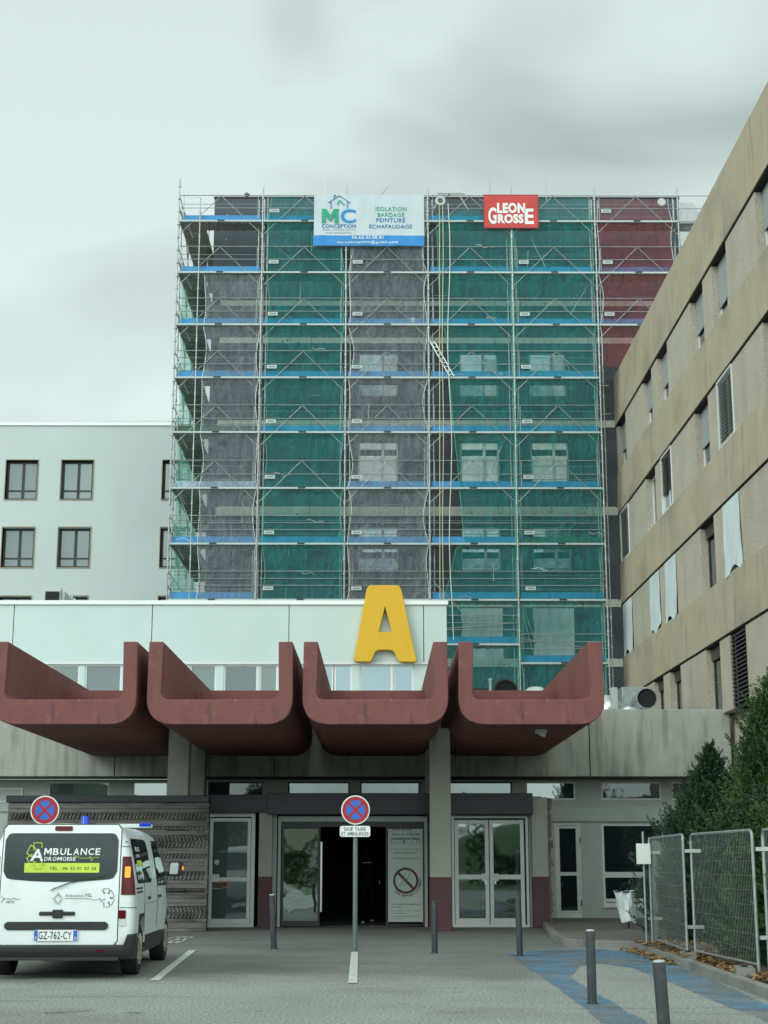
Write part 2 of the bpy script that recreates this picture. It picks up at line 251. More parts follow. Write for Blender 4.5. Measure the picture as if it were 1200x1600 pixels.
def text_mesh(s,x0,x1,z0,z1,bold=0.,shear=0.,space=1.):
    cu=bpy.data.curves.new('t','FONT'); cu.body=s; cu.offset=min(bold*.42,.005) if 'M' in s else bold*.42; cu.shear=shear; cu.space_character=1.1; cu.resolution_u=3
    ob=bpy.data.objects.new('t',cu); COL.objects.link(ob); bpy.context.view_layer.update()
    me=bpy.data.meshes.new_from_object(ob.evaluated_get(bpy.context.evaluated_depsgraph_get()))
    bpy.data.objects.remove(ob); bpy.data.curves.remove(cu)
    v=np.array([w.co[:2] for w in me.vertices]); lo=v.min(0); hi=v.max(0)
    v=(v-lo)/(hi-lo); pts=[(x0+a*(x1-x0),z0+b*(z1-z0)) for a,b in v]; fs=[tuple(p.vertices) for p in me.polygons]
    bpy.data.meshes.remove(me); return pts,fs
MG=[(0,0),(0,1),(.24,1),(.5,.5),(.76,1),(1,1),(1,0),(.8,0),(.8,.66),(.57,.2),(.43,.2),(.2,.66),(.2,0)]
MF=[(0,1,2,11,12),(2,3,10,11),(3,4,8,9),(3,9,10),(4,5,6,7,8)]
def caps(b,s,x0,x1,z0,z1,f,mi=0,bold=0,shear=0,space=1):     # capitals set letter by letter
    wd=[{'I':.28,' ':.45,'M':1.05,'E':.68,'L':.66,'F':.66,'S':.74,'N':.88,'O':.95}.get(c,.82) for c in s]; T=sum(wd)+.2*(len(s)-1); u=(x1-x0)/T; x=x0; H=z1-z0
    for c,w in zip(s,wd):
        if c!=' ':
            if c=='M': pts=[(x+a*w*u,z0+q*H) for a,q in MG]; fs=MF
            else: pts,fs=text_mesh(c,x,x+w*u,z0,z1,bold=bold)
            b.add([f(px+shear*(pz-z0-H/2),pz) for px,pz in pts],fs,mi)
        x+=(w+.2)*u
    return b
def text(b,s,x0,x1,z0,z1,f,mi=0,**k):
    if s in('MBULANCE','DROMOISE','SAUF TAXIS','ET AMBULANCES','AMBULANCE','AMBULANCES'): return caps(b,s,x0,x1,z0,z1,f,mi,**k)
    pts,fs=text_mesh(s,x0,x1,z0,z1,**k); b.add([f(x,z) for x,z in pts],fs,mi); return b
def roundpoly(pts,r,n=5):
    out=[]; k=len(pts)
    for i in range(k):
        p0,p,p2=Vector(pts[i-1]),Vector(pts[i]),Vector(pts[(i+1)%k]); rr=r[i] if isinstance(r,(list,tuple)) else r
        a=(p0-p); b_=(p2-p); d=min(rr,a.length*.48,b_.length*.48)
        if d<1e-5: out.append(tuple(p)); continue
        a=p+a.normalized()*d; c=p+b_.normalized()*d
        for j in range(n+1):
            t=j/n; q=a*(1-t)**2+p*2*t*(1-t)+c*t*t; out.append((q.x,q.y))
    return out

# ================================================================== GROUND
def struct(o): return tag(o,kind='structure')
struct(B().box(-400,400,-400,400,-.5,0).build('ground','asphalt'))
pv=[(3.95,37.2),(3.55,31.5),(3.5,29.0),(3.75,28.4),(4.55,28.2),(4.6,26.5),(8.9,26.5),(8.9,40.2),(3.95,40.2)]
struct(B().prism(pv,0,.11,axis='z').build('pavement','paving',bevel=.01))
kb=B()
kp=[(3.95,37.2),(3.55,31.5),(3.5,29.0),(3.75,28.4),(4.55,28.2),(4.52,24.5),(4.45,20.5),(4.4,16)]
for (a,b_) in zip(kp,kp[1:]):
    a,b_=Vector(a),Vector(b_); d=(b_-a).normalized(); nrm=Vector((d.y,-d.x))*-1; n_=max(1,int((b_-a).length/1.0))
    for i in range(n_):
        p=a+(b_-a)*(i/n_)+d*.006; q=a+(b_-a)*((i+1)/n_)-d*.006; w=Vector((-d.y,d.x))*.13
        kb.hexa([(p.x,p.y,-.02),(q.x,q.y,-.02),(q.x-w.x,q.y-w.y,-.02),(p.x-w.x,p.y-w.y,-.02),(p.x,p.y,.125),(q.x,q.y,.125),(q.x-w.x,q.y-w.y,.125),(p.x-w.x,p.y-w.y,.125)])
struct(kb.build('kerb','kerb_stone',bevel=.012))
struct(B().prism([(4.6,14),(12,14),(12,26.45),(4.68,26.45)],-.02,.03,axis='z').build('flower_bed','soil'))
# painted markings, 8 mm up
mk=B()
def line(p,q,w,z=.009):
    p,q=Vector((p[0],p[1])),Vector((q[0],q[1])); d=(q-p).normalized(); s_=Vector((-d.y,d.x))*w/2; n=8
    for i in range(n):
        a=p+(q-p)*i/n; c=p+(q-p)*(i+1)/n
        mk.add([(a.x-s_.x,a.y-s_.y,z),(a.x+s_.x,a.y+s_.y,z),(c.x+s_.x,c.y+s_.y,z),(c.x-s_.x,c.y-s_.y,z)],[(0,1,2,3)])
a=G(241,1533);b_=G(301,1485); line((a.x,a.y),(b_.x,b_.y),.12); struct(mk.build('road_marking','road_white',recalc=False)); mk=B()
a=G(551,1537);b_=G(554,1488); line((a.x,a.y),(b_.x,b_.y),.115)
struct(mk.build('road_marking','road_white',recalc=False))
p0=G(255,1474); p1=G(302,1465)
mk=B(); text(mk,'AMBULANCES',p0.x-1.2,p1.x,p0.y,p1.y+.3,lambda x,z:(x,z,.009),bold=.03)
struct(mk.build('road_marking','road_white',recalc=False))
bl=[G(795,1490),G(850,1484),G(930,1483),G(985,1487),G(1040,1503),G(1110,1530),G(1215,1578),G(1215,1603),G(1120,1566),G(1050,1536),G(985,1512),G(940,1506),G(905,1510),G(890,1528),G(940,1556),G(1010,1598),G(1050,1625),G(975,1625),G(930,1590),G(880,1550),G(830,1515)]
def tri_fill(name,pts,z,m):
    rr=random.Random(4); q=[]
    for a,c in zip(pts,pts[1:]+pts[:1]):
        n_=max(1,int((c-a).length/.12))
        for k in range(n_): p=a.lerp(c,k/n_); q.append(Vector((p.x+rr.uniform(-.02,.02),p.y+rr.uniform(-.02,.02),0)))
    pts=q
    bm=bmesh.new(); vs=[bm.verts.new((p.x,p.y,0)) for p in pts]; f=bm.faces.new(vs); bmesh.ops.triangulate(bm,faces=[f]); b=B()
    b.add([(v.co.x,v.co.y,z) for v in bm.verts],[tuple(v.index for v in f.verts) for f in (bm.verts.index_update() or bm.faces)]); bm.free()
    o=b.build(name,m,recalc=False)
    bm=bmesh.new(); bm.from_mesh(o.data)
    for f in bm.faces:
        if f.normal.z<0: f.normal_flip()
    bm.to_mesh(o.data); bm.free(); return o
struct(tri_fill('road_marking',bl,.008,'blue_paint'))

# ================================================================== TOWER BLOCK
TY=54.0; TX0,TX1,TZ=-6.21,11.3,25.93
tw=thing('tower_block','tall hospital block wrapped in dark insulation behind the coloured scaffold nets','building',(0,TY,0))
wins=[]   # x0,x1,z0,z1,kind
for (x0,x1) in ((-.77,.69),(2.94,4.36),(5.5,6.88)):
    wins+= [(x0,x1,18.13,19.85,'low'),(x0,x1,14.85,16.42,'bright'),(x0,x1,11.65,13.27,'dim')]
wins+=[(2.94,4.36,8.46,10.25,'sheet'),(5.5,6.88,8.46,10.25,'sheet'),(-.77,.69,8.46,10.25,'sheet')]
def wall_with_holes(b,x0,x1,z0,z1,y0,y1,holes,mi=0):
    # columns of boxes round rectangular holes; butted, never overlapping
    xs=sorted({x0,x1,*[h[0] for h in holes],*[h[1] for h in holes]})
    for a,c in zip(xs,xs[1:]):
        hs=sorted([(h[2],h[3]) for h in holes if h[0]<=a+1e-6 and h[1]>=c-1e-6]); z=z0
        for lo,hi in hs:
            if lo>z+1e-6: b.box(a,c,y0,y1,z,lo,mi)
            z=hi
        if z<z1-1e-6: b.box(a,c,y0,y1,z,z1,mi)
    return b
b=B(); wall_with_holes(b,TX0,TX1,0,TZ,TY,TY+.35,wins); b.build('wall','insulation',tw)
b=B(); b.box(TX0,TX0+.35,TY+.35,TY+9,0,TZ); b.box(TX0+.35,TX1,TY+8.65,TY+9,0,TZ); b.box(TX1-.3,TX1,TY+.35,TY+8.65,0,TZ); b.build('side_wall','insulation',tw)
B().box(TX0+.35,TX1-.3,TY+.35,TY+8.65,TZ-.7,TZ-.5).build('roof','dark_room',tw)
B().box(TX0-.03,TX1+.03,TY-.03,TY+.4,TZ,TZ+.05).build('parapet_cap','black_frame',tw)
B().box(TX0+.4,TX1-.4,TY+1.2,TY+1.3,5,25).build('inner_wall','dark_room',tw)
for z0,z1,xe in ((21.62,21.82,TX1),(20.16,20.38,TX1),(16.94,17.2,8.6),(13.66,13.97,8.6),(10.32,10.6,8.6),(8.19,8.48,8.6)):
    b=B(); x=-5.9 if z0<22 else -6; k=0
    while x<xe-.01:
        e_=min(x+3.4,xe); b.box(x+.008,e_-.008,TY-.035,TY,z0,z1); x=e_
    b.build('concrete_strip','strip_concrete',tw)
for (x0,x1,z0,z1,kd) in wins:
    w=B().frame(x0,x1,z0,z1,TY+.12,TY+.2,.06)
    mx=x0+(x1-x0)*.62
    if kd!='sheet': w.box(mx-.05,mx+.05,TY+.12,TY+.2,z0+.06,z1-.06)
    fr=w.build('window','white_metal' if kd=='bright' else 'shutter_grey',tw)
    g=B().box(x0+.06,x1-.06,TY+.165,TY+.175,z0+.06,z1-.06).build('pane','glass_blue' if kd in('low','dim') else 'glass_sheen',fr)
    if kd=='bright':
        h=z1-z0; q=B(); q.box(x0+.07,mx-.06,TY+.06,TY+.1,z0+.07,z1-h*.37); q.box(x0+.07,mx-.06,TY+.06,TY+.1,z1-h*.19,z1-.07); q.box(mx+.06,x1-.07,TY+.06,TY+.1,z0+.07,z1-h*.37); q.box(mx+.06,x1-.07,TY+.06,TY+.1,z1-h*.19,z1-.07); q.build('blind','blind_white',fr)
    if kd=='low':
        B().box(x0+.62*(x1-x0)+.06,x1-.08,TY+.13,TY+.15,z0+.05,z1-.25).build('blind','sheet_pale',fr); B().box(x0+.08,x0+.6*(x1-x0)-.05,TY+.14,TY+.15,z0+.07,z0+.95).build('blind','toe_pale',fr)
    if kd=='dim':
        B().box(x0+.08,x1-.08,TY+.13,TY+.15,z0+.1,z0+.45).build('blind','toe_pale',fr)
    if kd=='sheet':
        q=B(); q.grid(10,12,lambda s,t:(x0-.03+s*(x1-x0+.06),TY-.012-.02*math.sin(9*s+3*t)*math.sin(7*t),z0-.03+t*(z1-z0+.06))); q.build('plastic_sheet','sheet_pale',fr,smooth=True)
op=PY(347,690,TY); B().prism([(op.x+.19*math.cos(t*math.pi/8)*1.0,op.z+(.26 if math.sin(t*math.pi/8)<0 else .2)*math.sin(t*math.pi/8)) for t in range(16)],TY-.012,TY+.02).build('opening','dark_room',tw)
# small rods and fixings on the insulated wall
b=B()
for _ in range(46):
    x=random.uniform(-5.7,8.3); z=random.uniform(8.6,23.8)
    if random.random()<.5: b.tube((x,TY-.04,z),(x+random.uniform(-.02,.02),TY-.06,z+random.uniform(.2,.5)),.012,5)
    else: b.tube((x,TY-.04,z),(x+random.uniform(.2,.6),TY-.05,z+random.uniform(-.02,.02)),.01,5)
b.build('wall_rod','steel_white',tw)
vp=PY(386,297,54.5); b=B(); b.tube((vp.x,54.5,TZ),(vp.x,54.5,TZ+.32),.025,8); b.lathe([(.0,.5),(.05,.44),(.12,.36),(.06,.3),(0,.28)],10,(vp.x,54.5,TZ)); b.build('roof_vent','galvanised',tw)
rb=B().box(9.5,15.5,58.5,64,0,25.9).build('rooftop_block','concrete_light'); tag(rb,'pale concrete block showing behind the right end of the scaffold top','building')

# ================================================================== SCAFFOLD
SY=52.6; SB=SY+.78
XP=[-7.35,-4.27,-1.21,1.78,4.84,7.9,10.96]; LZ=[24.4,22.4,20.4,18.4,16.37,14.33,12.33,10.35]
sc=thing('scaffold','galvanised steel scaffold with blue toe boards covering the tower front','scaffold',(0,SY,5.35))
def post(x,y,z0,z1,r=.03,top=None):
    b=B(); b.tube((x,y,z0),(x,y,z1),r,8)
    z=z0+.4
    while z<z1-.1: b.tube((x,y,z-.02),(x,y,z+.02),r*1.9,8); z+=.5 if r>.025 else 1.
    z=LZ[-1]-.55
    while z<z1-.2:
        if z>z0: b.tube((x,y,z-.09),(x,y,z+.09),r*1.35,8)
        z+=2.0
    b.build('post','galvanised',sc,smooth=True)
for i,x in enumerate(XP):
    z0=19.0 if i==6 else 5.35
    post(x,SY,z0,26.05 if i==0 else 25.75,.028); post(x,SB,z0,25.6 if i else 25.4,.025)
    if 0<i<6: post(x-.16,SY+.3,z0,25.35,.018); post(x+.16,SY+.3,z0,25.35,.018)
# one bay: deck, ledger, toe board, guard frame, plate
def mk_bay(L):
    d={}
    b=B(); 
    for k in range(3): b.box(.03,L-.03,SY+.05+k*.25,SY+.05+k*.25+.235,-.045,.0)
    for k in range(10): b.box(.06+k*(L-.2)/9,.06+k*(L-.2)/9+.05,SY+.05,SY+.78,-.075,-.046)
    d['deck']=b
    b=B(); b.box(.03,L-.03,SY-.03,SY+.035,-.04,.022); b.box(L/2-.12,L/2+.14,SY-.034,SY-.03,-.03,.03,1); d['ledger']=b
    d['toe_board']=B().box(.08,L-.08,SY+.16,SY+.185,.06,.285)
    b=B(); r=.014
    b.tube((0,SY,1.0),(L,SY,1.0),r*1.2); b.tube((0,SY,.5),(L,SY,.5),r)
    b.tube((L/2,SY+.03,.99),(.05,SY+.03,-.5),r); b.tube((L/2,SY+.03,.99),(L-.05,SY+.03,-.5),r); b.tube((.18,SY+.02,.06),(.18,SY+.02,1.0),r*.8); b.tube((L-.18,SY+.02,.06),(L-.18,SY+.02,1.0),r*.8); d['guard_frame']=b
    b=B(); b.tube((0,SY,1.0),(L,SY,1.0),r*1.2); b.tube((0,SY,.5),(L,SY,.5),r); b.tube((0,SY+.02,.75),(L,SY+.02,.74),r); d['guard_rail']=b
    b=B(); b.tube((0,SB,1.0),(L,SB,1.0),r*.8); b.tube((0,SB,.5),(L,SB,.5),r*.8); d['inner_rail']=b
    b=B(); b.box(.24,.6,SY-.02,SY-.012,.33,.46); b.box(.3,.54,SY-.024,SY-.0205,.37,.42,1); d['tag_plate']=b
    return d
BAYM={}
def put(kind,mats,i,z,L):
    key=(kind,round(L,2),str(mats))
    if key not in BAYM:
        o=mk_bay(L)[kind].build(kind,mats,None,local=True); BAYM[key]=o
    else:
        o=BAYM[key].copy(); COL.objects.link(o)
    o.parent=sc; o.location=(XP[i],-SY,z-5.35)
TOE={0:'bbnbnn',1:'bnnbbb',2:'bbbbbb',3:'bbbbbn',4:'gbbbbn',5:'pnbbbn',6:'bbbbgn',7:'bnnbbn'}
for k,z in enumerate(LZ):
    for i in range(6):
        if i==5 and z<19: continue
        L=XP[i+1]-XP[i]
        put('deck','deck_steel',i,z,L); put('ledger',['steel_white','ink_dark'],i,z,L)
        t=TOE[k][i]
        if t!='n': put('toe_board',{'b':'toe_blue','g':'toe_green','p':'toe_pale'}[t],i,z,L)
        put('guard_frame' if k<6 else 'guard_rail','galvanised',i,z,L)
        if k%2==0 or i in(0,4): put('inner_rail','galvanised',i,z,L)
        if (k*3+i*2)%3!=0 and i>0: put('tag_plate',['steel_white','ink_grey'],i,z,L)
for i,z in ((3,8.8),(4,8.15),(0,8.4),(1,8.4),(2,8.4)):
    L=XP[i+1]-XP[i]; put('deck','deck_steel',i,z,L); put('ledger',['steel_white','ink_dark'],i,z,L); put('toe_board','toe_blue',i,z,L); put('guard_rail','galvanised',i,z,L)
for p_,q_,r_ in (((XP[4]+.1,SY+.1,10.3),(XP[4]+.75,SY+.2,8.25),.016), ((XP[4]+.05,SY+.1,10.3),(XP[4]+.55,SY+.2,8.2),.016), ((XP[3]+2.2,SY+.4,15.0),(XP[3]+3.0,SY+.4,17.),.02), ((XP[4]+2.1,SY+.4,20.9),(XP[4]+3.0,SY+.4,22.4),.02), ((XP[3]+.1,SY,11.0),(XP[3]+1.1,SY,9.9),.016), ((XP[3],SY+.02,9.3),(XP[4],SY+.02,9.55),.014), ((XP[4],SY+.02,9.0),(XP[4]+2.2,SY+.02,8.7),.014), ((XP[5],SY,17.05),(XP[5]+.35,SY,17.05),.016), ((XP[5],SY,18.1),(XP[5]+.3,SY,18.1),.016)): B().tube(p_,q_,r_).build('diagonal_brace','galvanised',sc)

for z in (24.4,25.4,24.9):                                            # short end bay on the right
    B().tube((XP[6],SY,z),(XP[6]+1.35,SY,z),.016).build('end_rail','galvanised',sc)
B().box(XP[6]+.05,XP[6]+1.3,SY+.05,SB,24.33,24.38).build('deck','deck_steel',sc)
rg_=random.Random(21)
for k in range(34):                                                  # odd ties, loose tubes and cords no two bays share
    i=rg_.randrange(0,5); z=LZ[rg_.randrange(0,8)]+rg_.uniform(.1,1.2); x=XP[i]+rg_.uniform(.2,2.6); b=B(); t=rg_.random()
    if t<.4: b.tube((x,SY+.6,z),(x+rg_.uniform(-.05,.05),SY+.6,z+rg_.uniform(.5,1.4)),.016)
    elif t<.7: b.path([(x+.12*j,SY+.02,z+.05*math.sin(j*1.7+k)-.02*j) for j in range(6)],.01,4)
    else: b.tube((x,SY+.5,z),(x+rg_.uniform(-1,1),SY+.7,z+rg_.uniform(.6,1.5)),.014)
    b.build('loose_tube',('steel_white','galvanised','rope_pale')[k%3],sc)
# side run of the scaffold, round the left corner
for y in (55.4,57.6,59.8):
    post(XP[0],y,5.35,25.4,.025); post(XP[0]+.78,y,5.35,25.2,.025)
post(XP[0]+.78,SY,5.35,25.3,.022)
b=B(); r=.018
for z in LZ+[8.4]:
    for h in (.5,1.0): b.tube((XP[0],SY,z+h),(XP[0],59.8,z+h),r)
    for y0,y1 in ((SY,55.4),(55.4,57.6),(57.6,59.8)): b.tube((XP[0],y0,z-.4),(XP[0],(y0+y1)/2,z+1),r); b.tube((XP[0],(y0+y1)/2,z+1),(XP[0],y1,z-.4),r)
    for y in (55.4,57.6,59.8): b.tube((XP[0],y,z-.05),(XP[0]+.78,y,z-.05),r)
    b.tube((XP[0]+.03,SY+.03,z+.45),(XP[0]+.5,SY+.4,z-.5),r)
b.build('side_rail','galvanised',sc)
for z in LZ+[8.4]:
    b=B()
    for k in range(3): b.box(XP[0]+.05+k*.3,XP[0]+.05+k*.3+.285,SB+.02,59.8,z-.045,z)
    for k in range(19): b.box(XP[0]+.05,XP[0]+.93,SB+.1+k*.34,SB+.15+k*.34,z-.08,z-.046)
    b.build('side_deck','deck_wood',sc)
    B().box(XP[0]+.03,XP[0]+.055,SB+.02,59.8,z+.01,z+.17).build('side_toe_board','toe_green',sc)

# ---- nets
def net(label,x0,x1,z0,z1,m,hem,lx=None,rx=None,amp=.1,y=SY+.04,bil=.06,seed=0,top=None,side=False,group='debris nets on the scaffold'):
    root=thing('debris_net',label,'scaffold net',((x0+x1)/2,y,z0),0,group)
    nz=int((z1-z0)*7); nx=26; rr=random.Random(seed); ph=[rr.uniform(0,6.28) for _ in range(8)]
    def edge(z,s):
        k=(z-10.35)/2.0; w=abs(math.sin(math.pi*k))
        return amp*w*(.6+.4*math.sin(z*1.3+ph[0]+s*2))
    def f(s,t):
        z=z0+(z1-z0)*t
        a=(x0 if lx is None else lx(z))+edge(z,0); c=(x1 if rx is None else rx(z))-edge(z,1)
        x=a+(c-a)*s; ksin=abs(math.sin(math.pi*(z-10.35)/2.0))
        yy=y+bil*ksin*math.sin(math.pi*s)+.012*math.sin(x*9+ph[1]+z*.8)+.018*math.sin(x*4.3+ph[2]-z*1.7)+.01*math.sin(x*17+ph[3]+2*z)
        zz=z
        if top and t>.9: zz=z-top(s)*(t-.9)*10
        return (x,yy,zz)
    b=B().grid(nx,nz,f); b.build('net_sheet',m,root,smooth=True,recalc=False)
    h=B()
    for s in (0,1): B().path([f(s,j/nz) for j in range(nz+1)],.012,4).build('hem_cord',hem,root)
    return root
net('grey see-through net on the leftmost bay of the scaffold front',XP[0]+1.15,XP[1]-.04,9.2,22.3,'net_grey','hem_white',amp=.14,seed=1,lx=lambda z:XP[0]+1.0+(22.3-z)*.0)
net('dark green net between the grey left bay and the bay under the white banner',XP[1]+.08,XP[2]-.06,9.2,25.35,'net_green','hem_green',seed=2,amp=.12,lx=lambda z:XP[1]+.18)
net('grey net hanging below the large white and blue banner',XP[2]+.1,XP[3]-.04,9.2,25.3,'net_grey','hem_white',seed=3,amp=.2)
def lx4(z):
    if z>20.6: return XP[3]+.32+max(0,(23.5-z))*.04
    return XP[3]+.55+(20.6-z)*.0775 if z>12.2 else XP[3]+.62-max(0,(12.2-z))*.25+.3
net('green net with a slanting left edge beside the hoist ropes',XP[3]+.3,XP[4]-.03,7.3,25.2,'net_green','hem_green',lx=lx4,seed=4,amp=.03,top=lambda s:.5-.45*s)
net('green net below and right of the small red sign, next to the dark red net',XP[4]+.03,XP[5]-.1,7.0,25.35,'net_green','hem_green',seed=5,amp=.08)
net('dark red net at the top right above the concrete wing roof',XP[5]+.08,XP[6]-.2,18.85,25.3,'net_red','hem_white',seed=6,amp=.16)
root=thing('debris_net','pale green net hanging down the left side of the scaffold, seen edge on','scaffold net',(XP[0],55.3,8.5),0,'debris nets on the scaffold')
B().grid(34,60,lambda s,t:(XP[0]+.06+.04*math.sin(s*22+t*3)+.08*abs(math.sin(math.pi*t*6.9)),52.95+s*7,8.5+13.8*t)).build('net_sheet','net_green_pale',root,smooth=True,recalc=False)
root=thing('debris_net','loose dark net corner flapping at the far right end of the scaffold top','scaffold net',(11.4,SY+.1,23.4),0,'debris nets on the scaffold')
B().grid(10,10,lambda s,t:(XP[6]+.1+s*(1.25-.75*t*t),SY+.15+.05*math.sin(6*s+4*t),22.9+2.3*t)).build('net_sheet','net_grey',root,smooth=True,recalc=False)

# ---- banners, hung in front of the rails
BY=SY-.09
def bw(seed): return lambda x,z:(x,BY+.012*math.sin(5*x+3*z+seed)+.01*math.sin(11*x-2*z),z)
a=PY(491,304,BY); c=PY(663,384,BY); X0,X1,Z0,Z1=a.x,c.x,c.z,a.z
bn=thing('banner','large white advertising banner with a blue foot strip tied near the scaffold top','banner',((X0+X1)/2,BY,Z0))
fb=bw(0); ff=lambda x,z,e=.0:(lambda p:(p[0],p[1]-e,p[2]))(fb(x,z))
zs=Z0+(Z1-Z0)*.2
b=B(); b.grid(30,14,lambda s,t:ff(X0+s*(X1-X0),zs+t*(Z1-zs)-.05*math.sin(math.pi*s)*t*0)); b.build('cloth','banner_cloth',bn,smooth=True,recalc=False)
b=B(); b.grid(30,5,lambda s,t:ff(X0-.03+s*(X1-X0+.03),Z0+t*(zs-Z0))); b.build('blue_strip','banner_blue',bn,smooth=True,recalc=False)
def bt(parent,fn,m,items,name='lettering'):
    b=B()
    for it in items: text(b,it[0],*it[1:5],fn,**(it[5] if len(it)>5 else {}))
    return b.build(name,m,parent,recalc=False)
UX=lambda u:PY(u,345,BY).x; UZ=lambda v:PY(600,v,BY).z
f2=lambda x,z:ff(x,z,.012)
bd=dict(bold=.02)
# pixel boxes: u0,u1,vtop,vbot
def it(s,u0,u1,vt,vb,**k): return (s,UX(u0),UX(u1),UZ(vb),UZ(vt),k)
b=B(); _m=[(0,0),(0,1),(.27,1),(.5,.52),(.73,1),(1,1),(1,0),(.77,0),(.77,.6),(.56,.18),(.44,.18),(.23,.6),(.23,0)]
b.prism([(UX(503)+a*(UX(529)-UX(503)),UZ(349)+c*(UZ(327)-UZ(349))) for a,c in _m],BY-.035,BY-.03); b.build('lettering','ink_green',bn); bt(bn,f2,'banner_blue',[it('C',532,556,327,349,bold=.06)])
bt(bn,f2,'ink_blue',[it('CONCEPTION',503,556,350.5,356.5,bold=.04),it('PEINTURE',588,633,341,347.5,bold=.03),it('ÉCHAFAUDAGE',577,644,349.5,357,bold=.03)])
bt(bn,f2,'ink_green',[it('ISOLATION',587,635,323.5,330,bold=.03),it('BARDAGE',590,632,332.5,339,bold=.03)])
bt(bn,f2,'ink_grey',[it('FAÇADE · ISOLATION · PEINTURE',504,555,358,360.5),it('& ÉCHAFAUDAGE',510,549,362,365)])
bt(bn,f2,'ink_white',[it('06.62.33.00.41',550,599,368.5,373.5,bold=.03),it('mc.conception@gmail.com',527,622,376,381.5,bold=.02)])
b=B(); P=lambda u,v:f2(UX(u),UZ(v))
for pts in ([(513,317),(530,306),(547,317)],[(517,316),(517,326)],[(543,316),(543,326)],[(522,311),(522,306),(525,306)]): b.path([P(*q) for q in pts],.018,4)
b.build('house_icon','ink_blue',bn)
b=B(); b.path([P(*q) for q in ((527,318),(531,313),(534,317),(538,321))],.03,4); b.path([P(527,318),P(529,321)],.02,4); b.build('icon_stroke','hem_green',bn)
a=PY(756,305,BY); c=PY(841,356,BY)
b2=thing('banner','red sign board with white block letters tied to the scaffold top','banner',((a.x+c.x)/2,BY,c.z))
B().box(a.x,c.x,BY-.01,BY+.01,c.z,a.z).build('board','banner_red',b2); B().frame(a.x-.02,c.x+.02,c.z-.02,a.z+.02,BY-.014,BY+.014,.035).build('border','sign_red',b2)
fr=lambda x,z:(x,BY-.018,z)
bt(b2,fr,'ink_white',[it('LEON',777,821,317,333,bold=.12),it('G',763,776,324,350,bold=.07),it('ROSS',778,818,334.5,349,bold=.12),it('E',820,834,326,350,bold=.07)])
# ---- hoist ropes, pulley, ladder
def vert(u,v0,v1,Y): return PY(u,v0,Y),PY(u,v1,Y)
pu=PY(688,314,SY-.15)
p=thing('hoist_pulley','round pale pulley wheel at the top of the hoist ropes','pulley',tuple(pu)); B().lathe([(.1,-.03),(.16,-.04),(.19,-.02),(.16,0),(.19,.02),(.16,.04),(.1,.03),(.1,-.03)],20,tuple(pu),'y').build('wheel','steel_white',p,smooth=True)
b=B(); b.tube(pu+Vector((0,.02,0)),pu+Vector((.35,.1,.32)),.025); b.tube(pu+Vector((-.1,.02,.3)),pu+Vector((.9,.1,.33)),.025); b.tube(pu+Vector((-.25,.05,-.3)),pu+Vector((.1,.05,.3)),.022); b.build('arm','galvanised',p)
for u,v1,m,lab,sw in ((686.5,975,'rope','left yellowish rope of the close pair below the pulley wheel',.0),(691.5,975,'rope','right yellowish rope of the close pair below the pulley wheel',.02),(700,1000,'rope_pale','single pale rope hanging just right of the yellowish pair',.06)):
    q0,q1=PY(u,318,SY-.16),PY(u+(6 if m=='rope_pale' else 1),v1,SY-.16); b=B(); b.path([q0.lerp(q1,t/14)+Vector((sw*math.sin(t),0,0)) for t in range(15)],.016,5); o=b.build('hoist_rope',m,smooth=True); tag(o,lab,'rope','hoist ropes')
pu2=PY(1034,316,SY-.1); o=B().lathe([(0,-.03),(.13,-.03),(.16,0),(.13,.03),(0,.03)],16,tuple(pu2),'y').build('round_plate','steel_white',smooth=True); tag(o,'small pale round plate fixed over the dark red net near the top rail','plate')
l0,l1=PY(675,533,SY-.07),PY(706,588,SY-.07); b=B()
for s in (-.08,.08): b.tube(l0+Vector((s,0,0)),l1+Vector((s,0,0)),.022,4)
for k in range(9): q=l0.lerp(l1,(k+.5)/9); b.tube(q+Vector((-.08,0,0)),q+Vector((.08,0,0)),.014,4)
tag(b.build('ladder','alu'),'short aluminium ladder leaning diagonally beside the hoist ropes','ladder')
q=PY(767,495,SY+.3); o=B().prism(roundpoly([(q.x-.22,20.41),(q.x+.22,20.41),(q.x+.2,20.8),(q.x-.17,20.83)],.04),SY+.3,SY+.6).build('sack','sheet_pale',bevel=.03); tag(o,'pale sack standing on a scaffold deck behind green net','sack','bags left on the scaffold decks')
o.data.materials.clear(); o.data.materials.append(M['beige_band'])
b=B()
for k in range(5): b.lathe([(0,-.06),(.14,-.05),(.17,.0),(.14,.05),(0,.06)],10,(PY(762+k*5,578,SY+.3).x,SY+.3+.04*(k%2),18.53+.05*(k%3)))
tag(b.build('rope_bundle','rope',smooth=True),'yellowish coiled rope bundle on a deck in front of a tower window','rope bundle')
q=PY(645,499,SY+.3); tag(B().lathe([(0,0),(.13,0),(.16,.28),(.15,.3),(0,.3)],14,(q.x,SY+.3,20.41)).build('bucket','sheet_pale',smooth=True),'pale bucket on a scaffold deck behind grey net','bucket')

